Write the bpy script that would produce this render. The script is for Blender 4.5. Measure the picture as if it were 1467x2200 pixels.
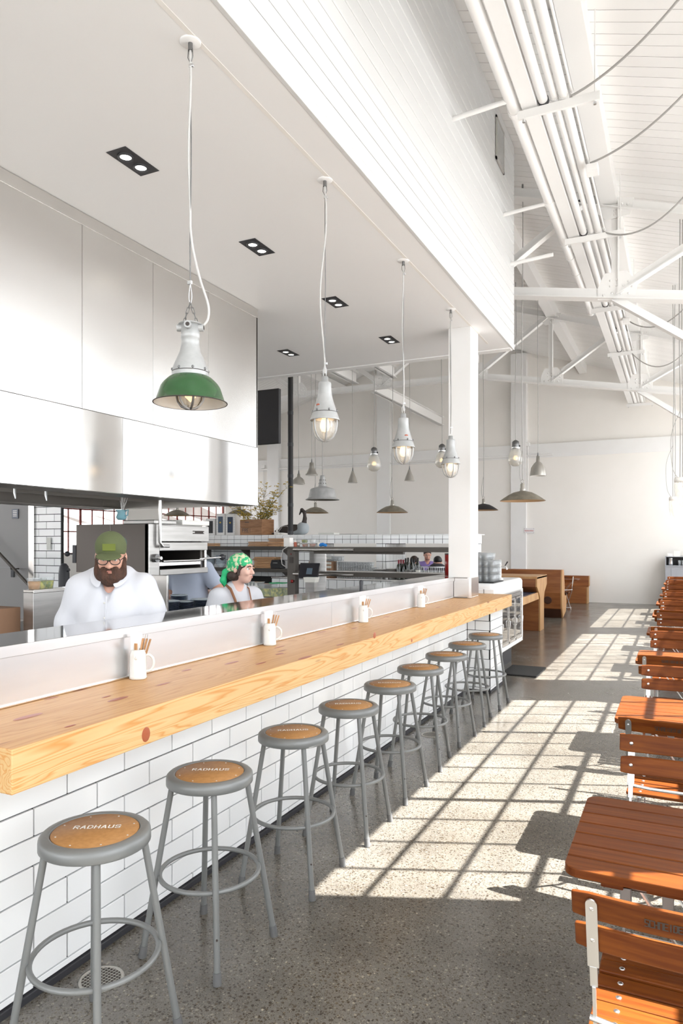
import bpy, math, random
import numpy as np
from mathutils import Vector, Matrix
random.seed(7); rnd = random.Random(11)
for o in list(bpy.data.objects): bpy.data.objects.remove(o)
S = bpy.context.scene; COL = S.collection
PI = math.pi
# ------------------------------------------------------------ camera
YAW = math.atan(723/1505.0); CC, SS = math.cos(YAW), math.sin(YAW); EYE = 1.65
cd = bpy.data.cameras.new('camera'); cam = bpy.data.objects.new('camera', cd); COL.objects.link(cam)
cam.location = (0, 0, EYE); cam.rotation_euler = (PI/2, 0, YAW)
cd.sensor_fit = 'HORIZONTAL'; cd.sensor_width = 36; cd.lens = 36*1505/1467.0
cd.shift_y = 66/1467.0; cd.clip_start = .05; cd.clip_end = 300
S.camera = cam
def at(px, py, Y):          # photograph pixel on the plane Y = const
    t = (px-733)/1505.0; d = Y/(CC+t*SS)
    return Vector((d*(t*CC-SS), Y, EYE-(py-1166)*d/1505))
def atx(px, py, X):
    t = (px-733)/1505.0; d = X/(t*CC-SS)
    return Vector((X, d*(CC+t*SS), EYE-(py-1166)*d/1505))
def atz(px, py, Z):
    t = (px-733)/1505.0; d = 1505*(EYE-Z)/(py-1166)
    return Vector((d*(t*CC-SS), d*(CC+t*SS), Z))
def atd(px, py, d):
    t = (px-733)/1505.0
    return Vector((d*(t*CC-SS), d*(CC+t*SS), EYE-(py-1166)*d/1505))
# ------------------------------------------------------------ sky, sun, exposure
W = bpy.data.worlds.new('sky'); S.world = W; W.use_nodes = True
bg = W.node_tree.nodes['Background']; bg.inputs[0].default_value = (.93, .96, 1, 1); bg.inputs[1].default_value = 3.7
sd = bpy.data.lights.new('sun', 'SUN'); sun = bpy.data.objects.new('sun', sd); COL.objects.link(sun)
sd.energy = 27.0; sd.angle = math.radians(.3); sd.color = (1, .97, .925)
sun.rotation_euler = Vector((-.685, -.28, -1)).to_track_quat('-Z', 'Y').to_euler(); sun.location = (20, 8, 30)
def area(name, loc, rot, sx, sy, e, col=(1, 1, 1)):
    l = bpy.data.lights.new(name, 'AREA'); l.shape = 'RECTANGLE'; l.size = sx; l.size_y = sy; l.energy = e; l.color = col
    o = bpy.data.objects.new(name, l); COL.objects.link(o); o.location = loc; o.rotation_euler = rot; return o
WINY = [(-7.4, -2.8), (-1.7, 2.95), (4.18, 8.79), (9.9, 14.7), (15.7, 20.06)]
for a, b in WINY:            # daylight entering each tall window bay
    area('window_daylight', (1.95, (a+b)/2, 2.95), (0, PI/2, 0), 4.0, b-a, 30, (.91, .955, 1))
area('rear_fill_light', (-4.2, -8.3, 2.8), (PI/2, 0, 0), 7.5, 3.8, 230, (.93, .965, 1))  # added soft lamp outside the unseen rear windows, brightens the bar ceiling
for yy in (-4.5, 1.3, 7.0):   # soft lamps added outside hidden left bays to brighten kitchen and soffit
    area('left_fill_light', (-14.5, yy, 2.8), (0, -PI/2, 0), 2.9, 4.2, 70, (.93, .965, 1))
S.view_settings.view_transform = 'Standard'; S.view_settings.look = 'None'
S.view_settings.exposure = 0.36; S.view_settings.gamma = 1; S.view_settings.use_curve_mapping = False
# ------------------------------------------------------------ materials
MT = {}
def mat(name, col, rough=.5, metal=0., col2=None, scale=(8, 8, 8), detail=4, bump=0., bscale=None, coat=0., emit=None, estr=0., rand=0., contrast=(.35, .65), spec=None, sub=0.):
    m = bpy.data.materials.new(name); m.use_nodes = True; nt = m.node_tree; N = nt.nodes; L = nt.links
    p = N['Principled BSDF']; p.inputs['Base Color'].default_value = (*col, 1); p.inputs['Roughness'].default_value = rough
    p.inputs['Metallic'].default_value = metal; p.inputs['Coat Weight'].default_value = coat
    if spec is not None: p.inputs['Specular IOR Level'].default_value = spec
    if sub: p.inputs['Subsurface Weight'].default_value = sub; p.inputs['Subsurface Radius'].default_value = (.02, .01, .005)
    if emit: p.inputs['Emission Color'].default_value = (*emit, 1); p.inputs['Emission Strength'].default_value = estr
    tc = N.new('ShaderNodeTexCoord'); oi = N.new('ShaderNodeObjectInfo')
    add = N.new('ShaderNodeVectorMath'); add.operation = 'ADD'; mul = N.new('ShaderNodeVectorMath'); mul.operation = 'SCALE'
    L.new(tc.outputs['Object'], add.inputs[0])
    cb = N.new('ShaderNodeCombineXYZ'); L.new(oi.outputs['Random'], cb.inputs[0]); L.new(oi.outputs['Random'], cb.inputs[1]); L.new(oi.outputs['Random'], cb.inputs[2])
    L.new(cb.outputs[0], mul.inputs[0]); mul.inputs['Scale'].default_value = 37.0; L.new(mul.outputs[0], add.inputs[1])
    mp = N.new('ShaderNodeMapping'); L.new(add.outputs[0], mp.inputs[0]); mp.inputs['Scale'].default_value = scale
    nz = N.new('ShaderNodeTexNoise'); nz.inputs['Scale'].default_value = 1; nz.inputs['Detail'].default_value = detail; L.new(mp.outputs[0], nz.inputs[0])
    out = None
    if col2:
        r = N.new('ShaderNodeValToRGB'); r.color_ramp.elements[0].position = contrast[0]; r.color_ramp.elements[1].position = contrast[1]
        r.color_ramp.elements[0].color = (*col, 1); r.color_ramp.elements[1].color = (*col2, 1)
        L.new(nz.outputs['Fac'], r.inputs[0]); out = r.outputs[0]; L.new(out, p.inputs['Base Color'])
    if rand:
        h = N.new('ShaderNodeHueSaturation'); mr = N.new('ShaderNodeMapRange'); L.new(oi.outputs['Random'], mr.inputs[0])
        mr.inputs['To Min'].default_value = 1-rand; mr.inputs['To Max'].default_value = 1+rand
        L.new(mr.outputs[0], h.inputs['Value'])
        if out: L.new(out, h.inputs['Color'])
        else: h.inputs['Color'].default_value = (*col, 1)
        L.new(h.outputs[0], p.inputs['Base Color'])
    if bump:
        b = N.new('ShaderNodeBump'); b.inputs['Strength'].default_value = bump; b.inputs['Distance'].default_value = .01
        src = nz
        if bscale:
            m2 = N.new('ShaderNodeMapping'); L.new(add.outputs[0], m2.inputs[0]); m2.inputs['Scale'].default_value = bscale
            src = N.new('ShaderNodeTexNoise'); src.inputs['Scale'].default_value = 1; L.new(m2.outputs[0], src.inputs[0])
        L.new(src.outputs['Fac'], b.inputs['Height']); L.new(b.outputs[0], p.inputs['Normal'])
    MT[name] = m; return m
mat('white_paint', (.86, .855, .84), .55, col2=(.84, .83, .81), scale=(2, 2, 2))
mat('ceiling_paint', (.90, .89, .87), .6)
mat('roof_board', (.895, .885, .865), .55, rand=.015)
mat('warm_wall', (.905, .875, .83), .7, col2=(.88, .85, .80), scale=(1, 1, 1), bump=.05, bscale=(30, 30, 30))
mat('soffit_paint', (.935, .93, .92), .5)
mat('board_white', (.70, .70, .69), .5, rand=.015)
mat('steel_white', (.875, .865, .845), .45)
mat('tile_white', (.87, .88, .88), .08, rand=.02, bump=.03, bscale=(5, 5, 5))
mat('grout', (.02, .02, .02), .9)
mat('black_trim', (.03, .03, .035), .5)
mat('stainless', (.62, .60, .575), .22, 1, col2=(.68, .66, .64), scale=(1.5, 1.5, 3), bump=.03, bscale=(1.3, 1.3, 1.6))
mat('stainless_dull', (.40, .39, .375), .34, 1, col2=(.47, .46, .445), scale=(3, 3, 40), bump=.02)
mat('hood_steel', (.68, .665, .64), .27, 1, col2=(.62, .60, .575), scale=(.7, .7, 2.2), bump=.06, bscale=(.9, .9, 2.5))
mat('hood_band_steel', (.66, .645, .63), .12, 1, col2=(.6, .59, .57), scale=(1, 1.2, .5), bump=.7, bscale=(1.6, 1.6, .25))
mat('ledge_steel', (.60, .59, .58), .07, 1, bump=.02, bscale=(2, 2, 2))
mat('splash_steel', (.74, .75, .765), .33, 1, col2=(.67, .675, .69), scale=(2, 1, 6), bump=.03)
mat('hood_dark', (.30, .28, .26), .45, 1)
mat('steel_edge', (.82, .81, .80), .25, 1)
mat('bronze_steel', (.085, .075, .065), .45, .5)
mat('dark_panel', (.11, .095, .085), .4, .6)
mat('stool_paint', (.185, .19, .187), .38, .15)
mat('rubber', (.12, .12, .12), .7)
mat('black_rubber', (.02, .02, .02), .7)
mat('masonite', (.36, .175, .06), .42, col2=(.43, .22, .08), scale=(60, 60, 60), bump=.02)
mat('print_white', (.88, .87, .84), .5)
mat('print_black', (.035, .025, .02), .5)
mat('print_red', (.6, .05, .05), .5)
mat('chair_wood', (.102, .024, .0045), .42, col2=(.165, .046, .0075), scale=(3, 60, 60), coat=.0, spec=.15, rand=.10, detail=6)
mat('galvanised', (.72, .73, .74), .3, 1)
mat('dark_iron', (.22, .22, .22), .4, .9)
mat('enamel_grey', (.47, .475, .47), .4, .2, col2=(.40, .405, .40), scale=(14, 14, 14), bump=.1)
mat('enamel_green', (.022, .085, .024), .25, col2=(.03, .105, .035), scale=(8, 8, 8), coat=.25)
mat('enamel_white', (.85, .83, .78), .25)
mat('rust_red', (.45, .12, .07), .6)
mat('dome_brown', (.20, .175, .135), .5, .4, col2=(.27, .24, .185), scale=(12, 12, 12))
mat('dome_inside', (.62, .40, .22), .45)
mat('pewter', (.46, .44, .40), .35, .7)
mat('cord', (.40, .39, .37), .6)
mat('cord_white', (.56, .55, .53), .5)
mat('bulb', (1, .85, .6), .4, emit=(1, .66, .32), estr=1.6)
mat('spot', (1, 1, 1), .4, emit=(1, .95, .85), estr=9)
mat('ceramic', (.70, .685, .64), .15, coat=.5)
mat('napkin', (.86, .85, .83), .8)
mat('light_wood', (.46, .24, .10), .5, rand=.15)
mat('board_wood', (.42, .22, .10), .55, col2=(.55, .32, .16), scale=(4, 40, 40), rand=.2)
mat('dark_wood', (.16, .08, .04), .5)
mat('crate_wood', (.26, .12, .05), .7, col2=(.36, .18, .08), scale=(6, 6, 40), rand=.1)
mat('cardboard', (.30, .17, .10), .8)
mat('skin', (.62, .33, .235), .5, col2=(.66, .36, .26), scale=(20, 20, 20), sub=.05)
mat('skin_pale', (.72, .45, .36), .5, sub=.05)
mat('lips', (.40, .16, .12), .45)
mat('beard', (.055, .026, .016), .85, col2=(.09, .04, .024), scale=(60, 60, 20), bump=.9, bscale=(130, 130, 50))
mat('hair', (.03, .017, .012), .6, col2=(.05, .028, .02), scale=(60, 60, 15), bump=.6, bscale=(120, 120, 20))
mat('shirt_white', (.61, .615, .65), .8, bump=.15, bscale=(9, 9, 5))
mat('shirt_blue', (.48, .53, .64), .85, bump=.2, bscale=(9, 9, 5))
mat('shirt_purple', (.24, .17, .42), .85)
mat('shirt_dark', (.06, .06, .07), .85)
mat('denim', (.06, .08, .13), .9)
mat('cap_green', (.10, .12, .05), .85, bump=.1, bscale=(60, 60, 60))
mat('cap_mesh', (.06, .09, .075), .9, bump=.4, bscale=(200, 200, 200))
mat('patch_green', (.13, .16, .02), .7)
mat('leather', (.26, .11, .05), .6)
mat('apron', (.45, .38, .27), .8)
mat('bandana', (.02, .42, .16), .6, col2=(.62, .64, .42), scale=(38, 38, 38), contrast=(.50, .56))
mat('bandana_plain', (.015, .45, .17), .55)
mat('eye_white', (.85, .85, .83), .2)
mat('navy', (.035, .05, .085), .3)
mat('bowl_blue', (.09, .12, .17), .25)
mat('bowl_pale', (.62, .70, .74), .2)
mat('plastic_clear', (.75, .74, .68), .3)
mat('pickle', (.16, .22, .03), .3, col2=(.55, .5, .08), scale=(30, 30, 30), contrast=(.45, .6))
mat('salsa', (.5, .13, .09), .5, col2=(.6, .5, .4), scale=(30, 30, 30))
mat('orange_soup', (.55, .30, .12), .4)
mat('bottle_glass', (.012, .018, .012), .08, spec=.8)
mat('foil_red', (.18, .01, .02), .4)
mat('label_paper', (.65, .65, .6), .7)
mat('red_plastic', (.25, .01, .008), .2)
mat('blue_plastic', (.01, .2, .6), .4)
mat('teal_ceramic', (.25, .50, .58), .25)
mat('screen', (.02, .02, .025), .1, spec=.8)
mat('screen_lit', (.1, .14, .18), .3)
mat('tv_black', (.012, .011, .012), .55)
mat('leaf', (.24, .21, .05), .7, rand=.2)
mat('flower', (.55, .38, .06), .7)
mat('goose_dark', (.05, .04, .035), .7)
mat('goose_pale', (.42, .46, .48), .7)
mat('red_window', (.20, .03, .018), .5)
mat('window_white', (.75, .75, .73), .5)
mat('asphalt', (.20, .20, .20), .9)
mat('hill', (.13, .115, .10), .9, col2=(.26, .235, .22), scale=(.25, .25, .6))
mat('grey_paint', (.26, .25, .25), .55)
mat('grey_door', (.235, .225, .22), .5)
mat('cabinet_grey', (.36, .37, .40), .5)
mat('bench_wood', (.20, .062, .017), .38, col2=(.30, .11, .032), scale=(2, 9, 14), detail=8, bump=.1, rand=.06)
mat('bench_wood_lit', (.50, .29, .12), .5, col2=(.40, .20, .075), scale=(5, 5, 2))  # paler bench_wood for end and top faces, window light put into colour
mat('knot', (.055, .018, .008), .5)
mat('sign_white', (.80, .78, .78), .3)
mat('vent_metal', (.55, .53, .5), .4, .5)
mat('leather_white', (.75, .74, .72), .4, .3)
def wood_counter():
    m = bpy.data.materials.new('counter_fir'); m.use_nodes = True; nt = m.node_tree; N = nt.nodes; L = nt.links
    p = N['Principled BSDF']; p.inputs['Roughness'].default_value = .45; p.inputs['Specular IOR Level'].default_value = .3
    tc = N.new('ShaderNodeTexCoord'); geo = N.new('ShaderNodeNewGeometry')
    mp = N.new('ShaderNodeMapping'); mp.inputs['Scale'].default_value = (5.0, .42, 7.5); L.new(tc.outputs['Object'], mp.inputs[0])
    nz = N.new('ShaderNodeTexNoise'); nz.inputs['Scale'].default_value = 1.2; nz.inputs['Detail'].default_value = 3; nz.inputs['Distortion'].default_value = .6; L.new(mp.outputs[0], nz.inputs[0])
    m1 = N.new('ShaderNodeMath'); m1.operation = 'MULTIPLY'; m1.inputs[1].default_value = 19; L.new(nz.outputs['Fac'], m1.inputs[0])
    fr = N.new('ShaderNodeMath'); fr.operation = 'FRACT'; L.new(m1.outputs[0], fr.inputs[0])
    r = N.new('ShaderNodeValToRGB'); e = r.color_ramp.elements
    e[0].position = 0; e[0].color = (.60, .385, .17, 1); e[1].position = 1; e[1].color = (.60, .385, .17, 1)
    x = r.color_ramp.elements.new(.55); x.color = (.64, .43, .205, 1)
    x = r.color_ramp.elements.new(.86); x.color = (.56, .26, .075, 1)
    L.new(fr.outputs[0], r.inputs[0])
    r2 = N.new('ShaderNodeValToRGB'); e = r2.color_ramp.elements
    e[0].position = 0; e[0].color = (.56, .30, .115, 1); e[1].position = 1; e[1].color = (.56, .30, .115, 1)
    x = r2.color_ramp.elements.new(.5); x.color = (.60, .335, .135, 1); x = r2.color_ramp.elements.new(.86); x.color = (.50, .245, .085, 1)
    L.new(fr.outputs[0], r2.inputs[0])
    sp = N.new('ShaderNodeSeparateXYZ'); L.new(geo.outputs['Normal'], sp.inputs[0])
    mx = N.new('ShaderNodeMix'); mx.data_type = 'RGBA'; L.new(sp.outputs[2], mx.inputs['Factor']); L.new(r.outputs[0], mx.inputs['A']); L.new(r2.outputs[0], mx.inputs['B'])
    # fine fibre variation and small dark pitch pockets
    mp2 = N.new('ShaderNodeMapping'); mp2.inputs['Scale'].default_value = (120, 4, 120); L.new(tc.outputs['Object'], mp2.inputs[0])
    n2 = N.new('ShaderNodeTexNoise'); n2.inputs['Scale'].default_value = 1; L.new(mp2.outputs[0], n2.inputs[0])
    mr = N.new('ShaderNodeMapRange'); mr.inputs['To Min'].default_value = .93; mr.inputs['To Max'].default_value = 1.06; L.new(n2.outputs['Fac'], mr.inputs[0])
    hs = N.new('ShaderNodeHueSaturation'); L.new(mx.outputs['Result'], hs.inputs['Color']); L.new(mr.outputs[0], hs.inputs['Value'])
    mp3 = N.new('ShaderNodeMapping'); mp3.inputs['Scale'].default_value = (16, 3.2, 16); L.new(tc.outputs['Object'], mp3.inputs[0])
    v = N.new('ShaderNodeTexVoronoi'); v.inputs['Scale'].default_value = .55; L.new(mp3.outputs[0], v.inputs[0])
    r3 = N.new('ShaderNodeValToRGB'); r3.color_ramp.elements[0].position = .05; r3.color_ramp.elements[0].color = (.36, .13, .05, 1); r3.color_ramp.elements[1].position = .11; r3.color_ramp.elements[1].color = (1, 1, 1, 1)
    L.new(v.outputs['Distance'], r3.inputs[0])
    mm = N.new('ShaderNodeMix'); mm.data_type = 'RGBA'; mm.blend_type = 'MULTIPLY'; mm.inputs['Factor'].default_value = .85
    L.new(hs.outputs[0], mm.inputs['A']); L.new(r3.outputs[0], mm.inputs['B']); L.new(mm.outputs['Result'], p.inputs['Base Color'])
    MT['counter_fir'] = m
wood_counter()
mat('knot_red', (.27, .055, .02), .4, col2=(.42, .12, .045), scale=(60, 60, 60))
def terrazzo():
    m = bpy.data.materials.new('polished_concrete'); m.use_nodes = True; nt = m.node_tree; N = nt.nodes; L = nt.links
    p = N['Principled BSDF']; tc = N.new('ShaderNodeTexCoord')
    def nz(s, d=3):
        n = N.new('ShaderNodeTexNoise'); n.inputs['Scale'].default_value = s; n.inputs['Detail'].default_value = d; L.new(tc.outputs['Object'], n.inputs[0]); return n
    big = nz(.55); mid = nz(2.6, 6)
    r = N.new('ShaderNodeValToRGB'); r.color_ramp.elements[0].position = .38; r.color_ramp.elements[1].position = .64
    r.color_ramp.elements[0].color = (.115, .105, .090, 1); r.color_ramp.elements[1].color = (.165, .155, .138, 1); L.new(big.outputs['Fac'], r.inputs[0])
    r4 = N.new('ShaderNodeValToRGB'); r4.color_ramp.elements[0].position = .3; r4.color_ramp.elements[1].position = .7
    r4.color_ramp.elements[0].color = (.80, .79, .78, 1); r4.color_ramp.elements[1].color = (1.15, 1.14, 1.12, 1); L.new(mid.outputs['Fac'], r4.inputs[0])
    m0 = N.new('ShaderNodeMix'); m0.data_type = 'RGBA'; m0.blend_type = 'MULTIPLY'; m0.inputs['Factor'].default_value = 1
    L.new(r.outputs[0], m0.inputs['A']); L.new(r4.outputs[0], m0.inputs['B'])
    last = m0.outputs['Result']
    for sc, th, lo in ((62, .36, None), (105, .38, None), (190, .38, None)):
        v = N.new('ShaderNodeTexVoronoi'); v.inputs['Scale'].default_value = sc; L.new(tc.outputs['Object'], v.inputs[0])
        cr = N.new('ShaderNodeValToRGB'); cr.color_ramp.interpolation = 'CONSTANT'; e = cr.color_ramp.elements
        sep = N.new('ShaderNodeSeparateColor'); L.new(v.outputs['Color'], sep.inputs[0]); L.new(sep.outputs[0], cr.inputs[0])
        e[0].position = 0; e[0].color = (.44, .39, .35, 1); e[1].position = .22; e[1].color = (1, 1, 1, 1)
        x = cr.color_ramp.elements.new(.62); x.color = (.62, .55, .46, 1); x = cr.color_ramp.elements.new(.8); x.color = (1.25, 1.22, 1.15, 1); x = cr.color_ramp.elements.new(.93); x.color = (1.75, 1.7, 1.6, 1)
        lt = N.new('ShaderNodeMath'); lt.operation = 'LESS_THAN'; lt.inputs[1].default_value = th; L.new(v.outputs['Distance'], lt.inputs[0])
        mx = N.new('ShaderNodeMix'); mx.data_type = 'RGBA'; mx.blend_type = 'MULTIPLY'; L.new(lt.outputs[0], mx.inputs['Factor']); L.new(last, mx.inputs['A']); L.new(cr.outputs[0], mx.inputs['B']); last = mx.outputs['Result']
    L.new(last, p.inputs['Base Color'])
    rr = N.new('ShaderNodeMapRange'); rr.inputs['To Min'].default_value = .12; rr.inputs['To Max'].default_value = .30; L.new(mid.outputs['Fac'], rr.inputs[0]); L.new(rr.outputs[0], p.inputs['Roughness'])
    MT['polished_concrete'] = m
terrazzo()
def clear(name, col, gloss=.12, rough=.02, haze=0):
    m = bpy.data.materials.new(name); m.use_nodes = True; nt = m.node_tree; N = nt.nodes; L = nt.links
    N.remove(N['Principled BSDF']); out = N['Material Output']
    t = N.new('ShaderNodeBsdfTransparent'); t.inputs[0].default_value = (*col, 1)
    g = N.new('ShaderNodeBsdfGlossy'); g.inputs['Roughness'].default_value = rough
    fr = N.new('ShaderNodeFresnel'); fr.inputs[0].default_value = 1.45
    ad = N.new('ShaderNodeMath'); ad.operation = 'ADD'; ad.inputs[1].default_value = gloss; ad.use_clamp = True; ge = N.new('ShaderNodeNewGeometry'); iv = N.new('ShaderNodeMath'); iv.operation = 'SUBTRACT'; iv.inputs[0].default_value = 1; L.new(ge.outputs['Backfacing'], iv.inputs[1]); mu = N.new('ShaderNodeMath'); mu.operation = 'MULTIPLY'; L.new(fr.outputs[0], mu.inputs[0]); L.new(iv.outputs[0], mu.inputs[1]); L.new(mu.outputs[0], ad.inputs[0])
    mx = N.new('ShaderNodeMixShader'); L.new(ad.outputs[0], mx.inputs[0]); L.new(t.outputs[0], mx.inputs[1]); L.new(g.outputs[0], mx.inputs[2]); L.new(mx.outputs[0], out.inputs[0])
    if haze:
        df = N.new('ShaderNodeBsdfDiffuse'); df.inputs[0].default_value = (.88, .92, .94, 1); m3 = N.new('ShaderNodeMixShader'); m3.inputs[0].default_value = haze; L.new(mx.outputs[0], m3.inputs[1]); L.new(df.outputs[0], m3.inputs[2]); L.new(m3.outputs[0], out.inputs[0])
    MT[name] = m
clear('window_glass', (.99, .995, 1), .0)
clear('drinking_glass', (.975, .985, .99), .05, .03, .15)
clear('lamp_glass', (.96, .94, .90), .10, .12, .22)
clear('fridge_glass', (.45, .45, .45), .35)
clear('globe_glass', (.86, .82, .74), .2, .25, .35)
# ------------------------------------------------------------ mesh builder
def V3(*a): return Vector(a)
class MB:
    def __init__(s): s.v = []; s.f = []; s.sm = []
    def add(s, vs, fs, smooth=False, M=None):
        n = len(s.v)
        s.v += [tuple(M @ Vector(v)) if M else tuple(v) for v in vs]
        s.f += [tuple(i+n for i in f) for f in fs]; s.sm += [smooth]*len(fs); return s
    def box(s, x0, x1, y0, y1, z0, z1, M=None):
        vs = [(x, y, z) for z in (z0, z1) for y in (y0, y1) for x in (x0, x1)]
        return s.add(vs, [(0, 2, 3, 1), (4, 5, 7, 6), (0, 1, 5, 4), (2, 6, 7, 3), (0, 4, 6, 2), (1, 3, 7, 5)], False, M)
    def bar(s, p0, p1, w, h, up=(0, 0, 1)):       # rectangular bar between points: w sideways, h along up
        p0 = Vector(p0); p1 = Vector(p1); d = (p1-p0); L = d.length; d.normalize(); u = Vector(up)
        r = d.cross(u)
        if r.length < 1e-4: r = d.cross(Vector((1, 0, 0)))
        r.normalize(); u = r.cross(d).normalized()
        vs = []
        for p in (p0, p1):
            for a, b in ((-1, -1), (1, -1), (1, 1), (-1, 1)): vs.append(p+r*(a*w/2)+u*(b*h/2))
        return s.add(vs, [(0, 1, 2, 3), (7, 6, 5, 4), (0, 4, 5, 1), (1, 5, 6, 2), (2, 6, 7, 3), (3, 7, 4, 0)])
    def tube(s, pts, r, n=10, cap=True, closed=False):
        pts = [Vector(p) for p in pts]; m = len(pts); rs = r if isinstance(r, (list, tuple)) else [r]*m
        ref = None; rings = []
        for i, p in enumerate(pts):
            if closed: d = pts[(i+1) % m]-pts[i-1]
            else: d = pts[min(i+1, m-1)]-pts[max(i-1, 0)]
            d.normalize()
            if ref is None:
                ref = d.cross(Vector((0, 0, 1)));
                if ref.length < 1e-3: ref = d.cross(Vector((1, 0, 0)))
            ref = (ref-d*ref.dot(d)).normalized(); b = d.cross(ref)
            rings.append([p+(ref*math.cos(2*PI*k/n)+b*math.sin(2*PI*k/n))*rs[i] for k in range(n)])
        vs = [v for R in rings for v in R]; fs = []
        for i in range(m if closed else m-1):
            j = (i+1) % m
            for k in range(n): fs.append((i*n+k, j*n+k, j*n+(k+1) % n, i*n+(k+1) % n))
        s.add(vs, fs, True)
        if cap and not closed:
            s.add([pts[0]]+rings[0], [(0, k+1, (k+1) % n+1) for k in range(n)]); s.add([pts[-1]]+rings[-1], [(0, (k+1) % n+1, k+1) for k in range(n)])
        return s
    def lathe(s, prof, n=24, c=(0, 0, 0), smooth=True):
        c = Vector(c); vs = []; fs = []; m = len(prof)
        for r, z in prof:
            for k in range(n): vs.append((c.x+r*math.cos(2*PI*k/n), c.y+r*math.sin(2*PI*k/n), c.z+z))
        for i in range(m-1):
            for k in range(n): fs.append((i*n+k, i*n+(k+1) % n, (i+1)*n+(k+1) % n, (i+1)*n+k))
        return s.add(vs, fs, smooth)
    def prism(s, poly, a0, a1, axis='y', M=None):  # poly: 2D points; axis y: (x,z), x: (y,z), z: (x,y)
        def P(u, v, a): return {'y': (u, a, v), 'x': (a, u, v), 'z': (u, v, a)}[axis]
        n = len(poly); vs = [P(u, v, a0) for u, v in poly]+[P(u, v, a1) for u, v in poly]
        return s.add(vs, [tuple(range(n)), tuple(range(2*n-1, n-1, -1))]+[(i, i+n, (i+1) % n+n, (i+1) % n) for i in range(n)], False, M)
    def ball(s, c, r, n=10, sc=(1, 1, 1)):
        c = Vector(c); m = max(4, n//2+1); vs = [(c.x, c.y, c.z-r*sc[2])]
        for i in range(1, m):
            a = -PI/2+PI*i/m
            for k in range(n): vs.append((c.x+r*sc[0]*math.cos(a)*math.cos(2*PI*k/n), c.y+r*sc[1]*math.cos(a)*math.sin(2*PI*k/n), c.z+r*sc[2]*math.sin(a)))
        vs.append((c.x, c.y, c.z+r*sc[2])); fs = [(0, 1+(k+1) % n, 1+k) for k in range(n)]
        for i in range(m-2):
            for k in range(n): fs.append((1+i*n+k, 1+i*n+(k+1) % n, 1+(i+1)*n+(k+1) % n, 1+(i+1)*n+k))
        e = len(vs)-1; b = 1+(m-2)*n
        fs += [(b+k, b+(k+1) % n, e) for k in range(n)]
        return s.add(vs, fs, True)
    def mesh(s, name, m):
        me = bpy.data.meshes.new(name); me.from_pydata(s.v, [], s.f); me.polygons.foreach_set('use_smooth', s.sm)
        me.materials.append(MT[m]); me.update(); return me
    def build(s, name, m, parent=None, bevel=0, fix=True, seg=2):
        me = s.mesh(name, m)
        if fix:
            import bmesh
            b = bmesh.new(); b.from_mesh(me); bmesh.ops.recalc_face_normals(b, faces=b.faces); b.to_mesh(me); b.free()
        o = bpy.data.objects.new(name, me); COL.objects.link(o)
        if parent: o.parent = parent
        if bevel:
            q = o.modifiers.new('bevel', 'BEVEL'); q.width = bevel; q.segments = seg; q.limit_method = 'ANGLE'
        return o
def mesh_obj(name, me, parent=None, loc=(0, 0, 0)):
    o = bpy.data.objects.new(name, me); COL.objects.link(o); o.location = loc
    if parent: o.parent = parent
    return o
def tag(o, label, cat, group=None):
    o['label'] = label; o['category'] = cat
    if group: o['group'] = group
    return o
def thing(name, label, cat, loc=(0, 0, 0), rz=0, group=None):
    o = bpy.data.objects.new(name, None); COL.objects.link(o); o.empty_display_size = .05
    o.location = loc; o.rotation_euler = (0, 0, rz); return tag(o, label, cat, group)
def struct(o): o['kind'] = 'structure'; return o
def stuff(o): o['kind'] = 'stuff'; return o
KIDS = {}
def dup(root, loc=None, rz=None, label=None, parent=None, scale=None):
    c = root.copy(); COL.objects.link(c)
    if parent: c.parent = parent
    if loc is not None: c.location = loc
    if rz is not None: c.rotation_euler = (0, 0, rz)
    if label: c['label'] = label
    if scale: c.scale = (scale,)*3
    for ch in list(root.children): dup(ch, parent=c)
    return c
# stroke lettering (flat strips), glyph grid 4 x 6
GL = {'R': [[(0, 0), (0, 6)], [(.9, 6), (3, 6), (4, 5), (4, 4), (3, 3), (.9, 3)], [(2, 2.5), (4, 0)]],
      'A': [[(0, 0), (1.5, 5.2)], [(2.4, 6), (2.5, 6)], [(4, 0), (2.5, 5.2)], [(1.4, 2), (2.6, 2)]],
      'D': [[(0, 0), (0, 6)], [(.9, 6), (2.6, 6), (4, 4.6), (4, 3.5)], [(4, 2.5), (4, 1.4), (2.6, 0), (.9, 0)]],
      'H': [[(0, 0), (0, 6)], [(4, 0), (4, 6)], [(.8, 3), (3.2, 3)]],
      'U': [[(0, 6), (0, 1), (1, 0), (1.5, 0)], [(2.5, 0), (3, 0), (4, 1), (4, 6)]],
      'S': [[(4, 5), (3.4, 6), (2.5, 6)], [(1.5, 6), (.6, 6), (0, 5), (0, 3.8), (.8, 3.1), (3.2, 2.9), (4, 2.2), (4, 1), (3.4, 0), (2.5, 0)], [(1.5, 0), (.6, 0), (0, 1)]]}
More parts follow.
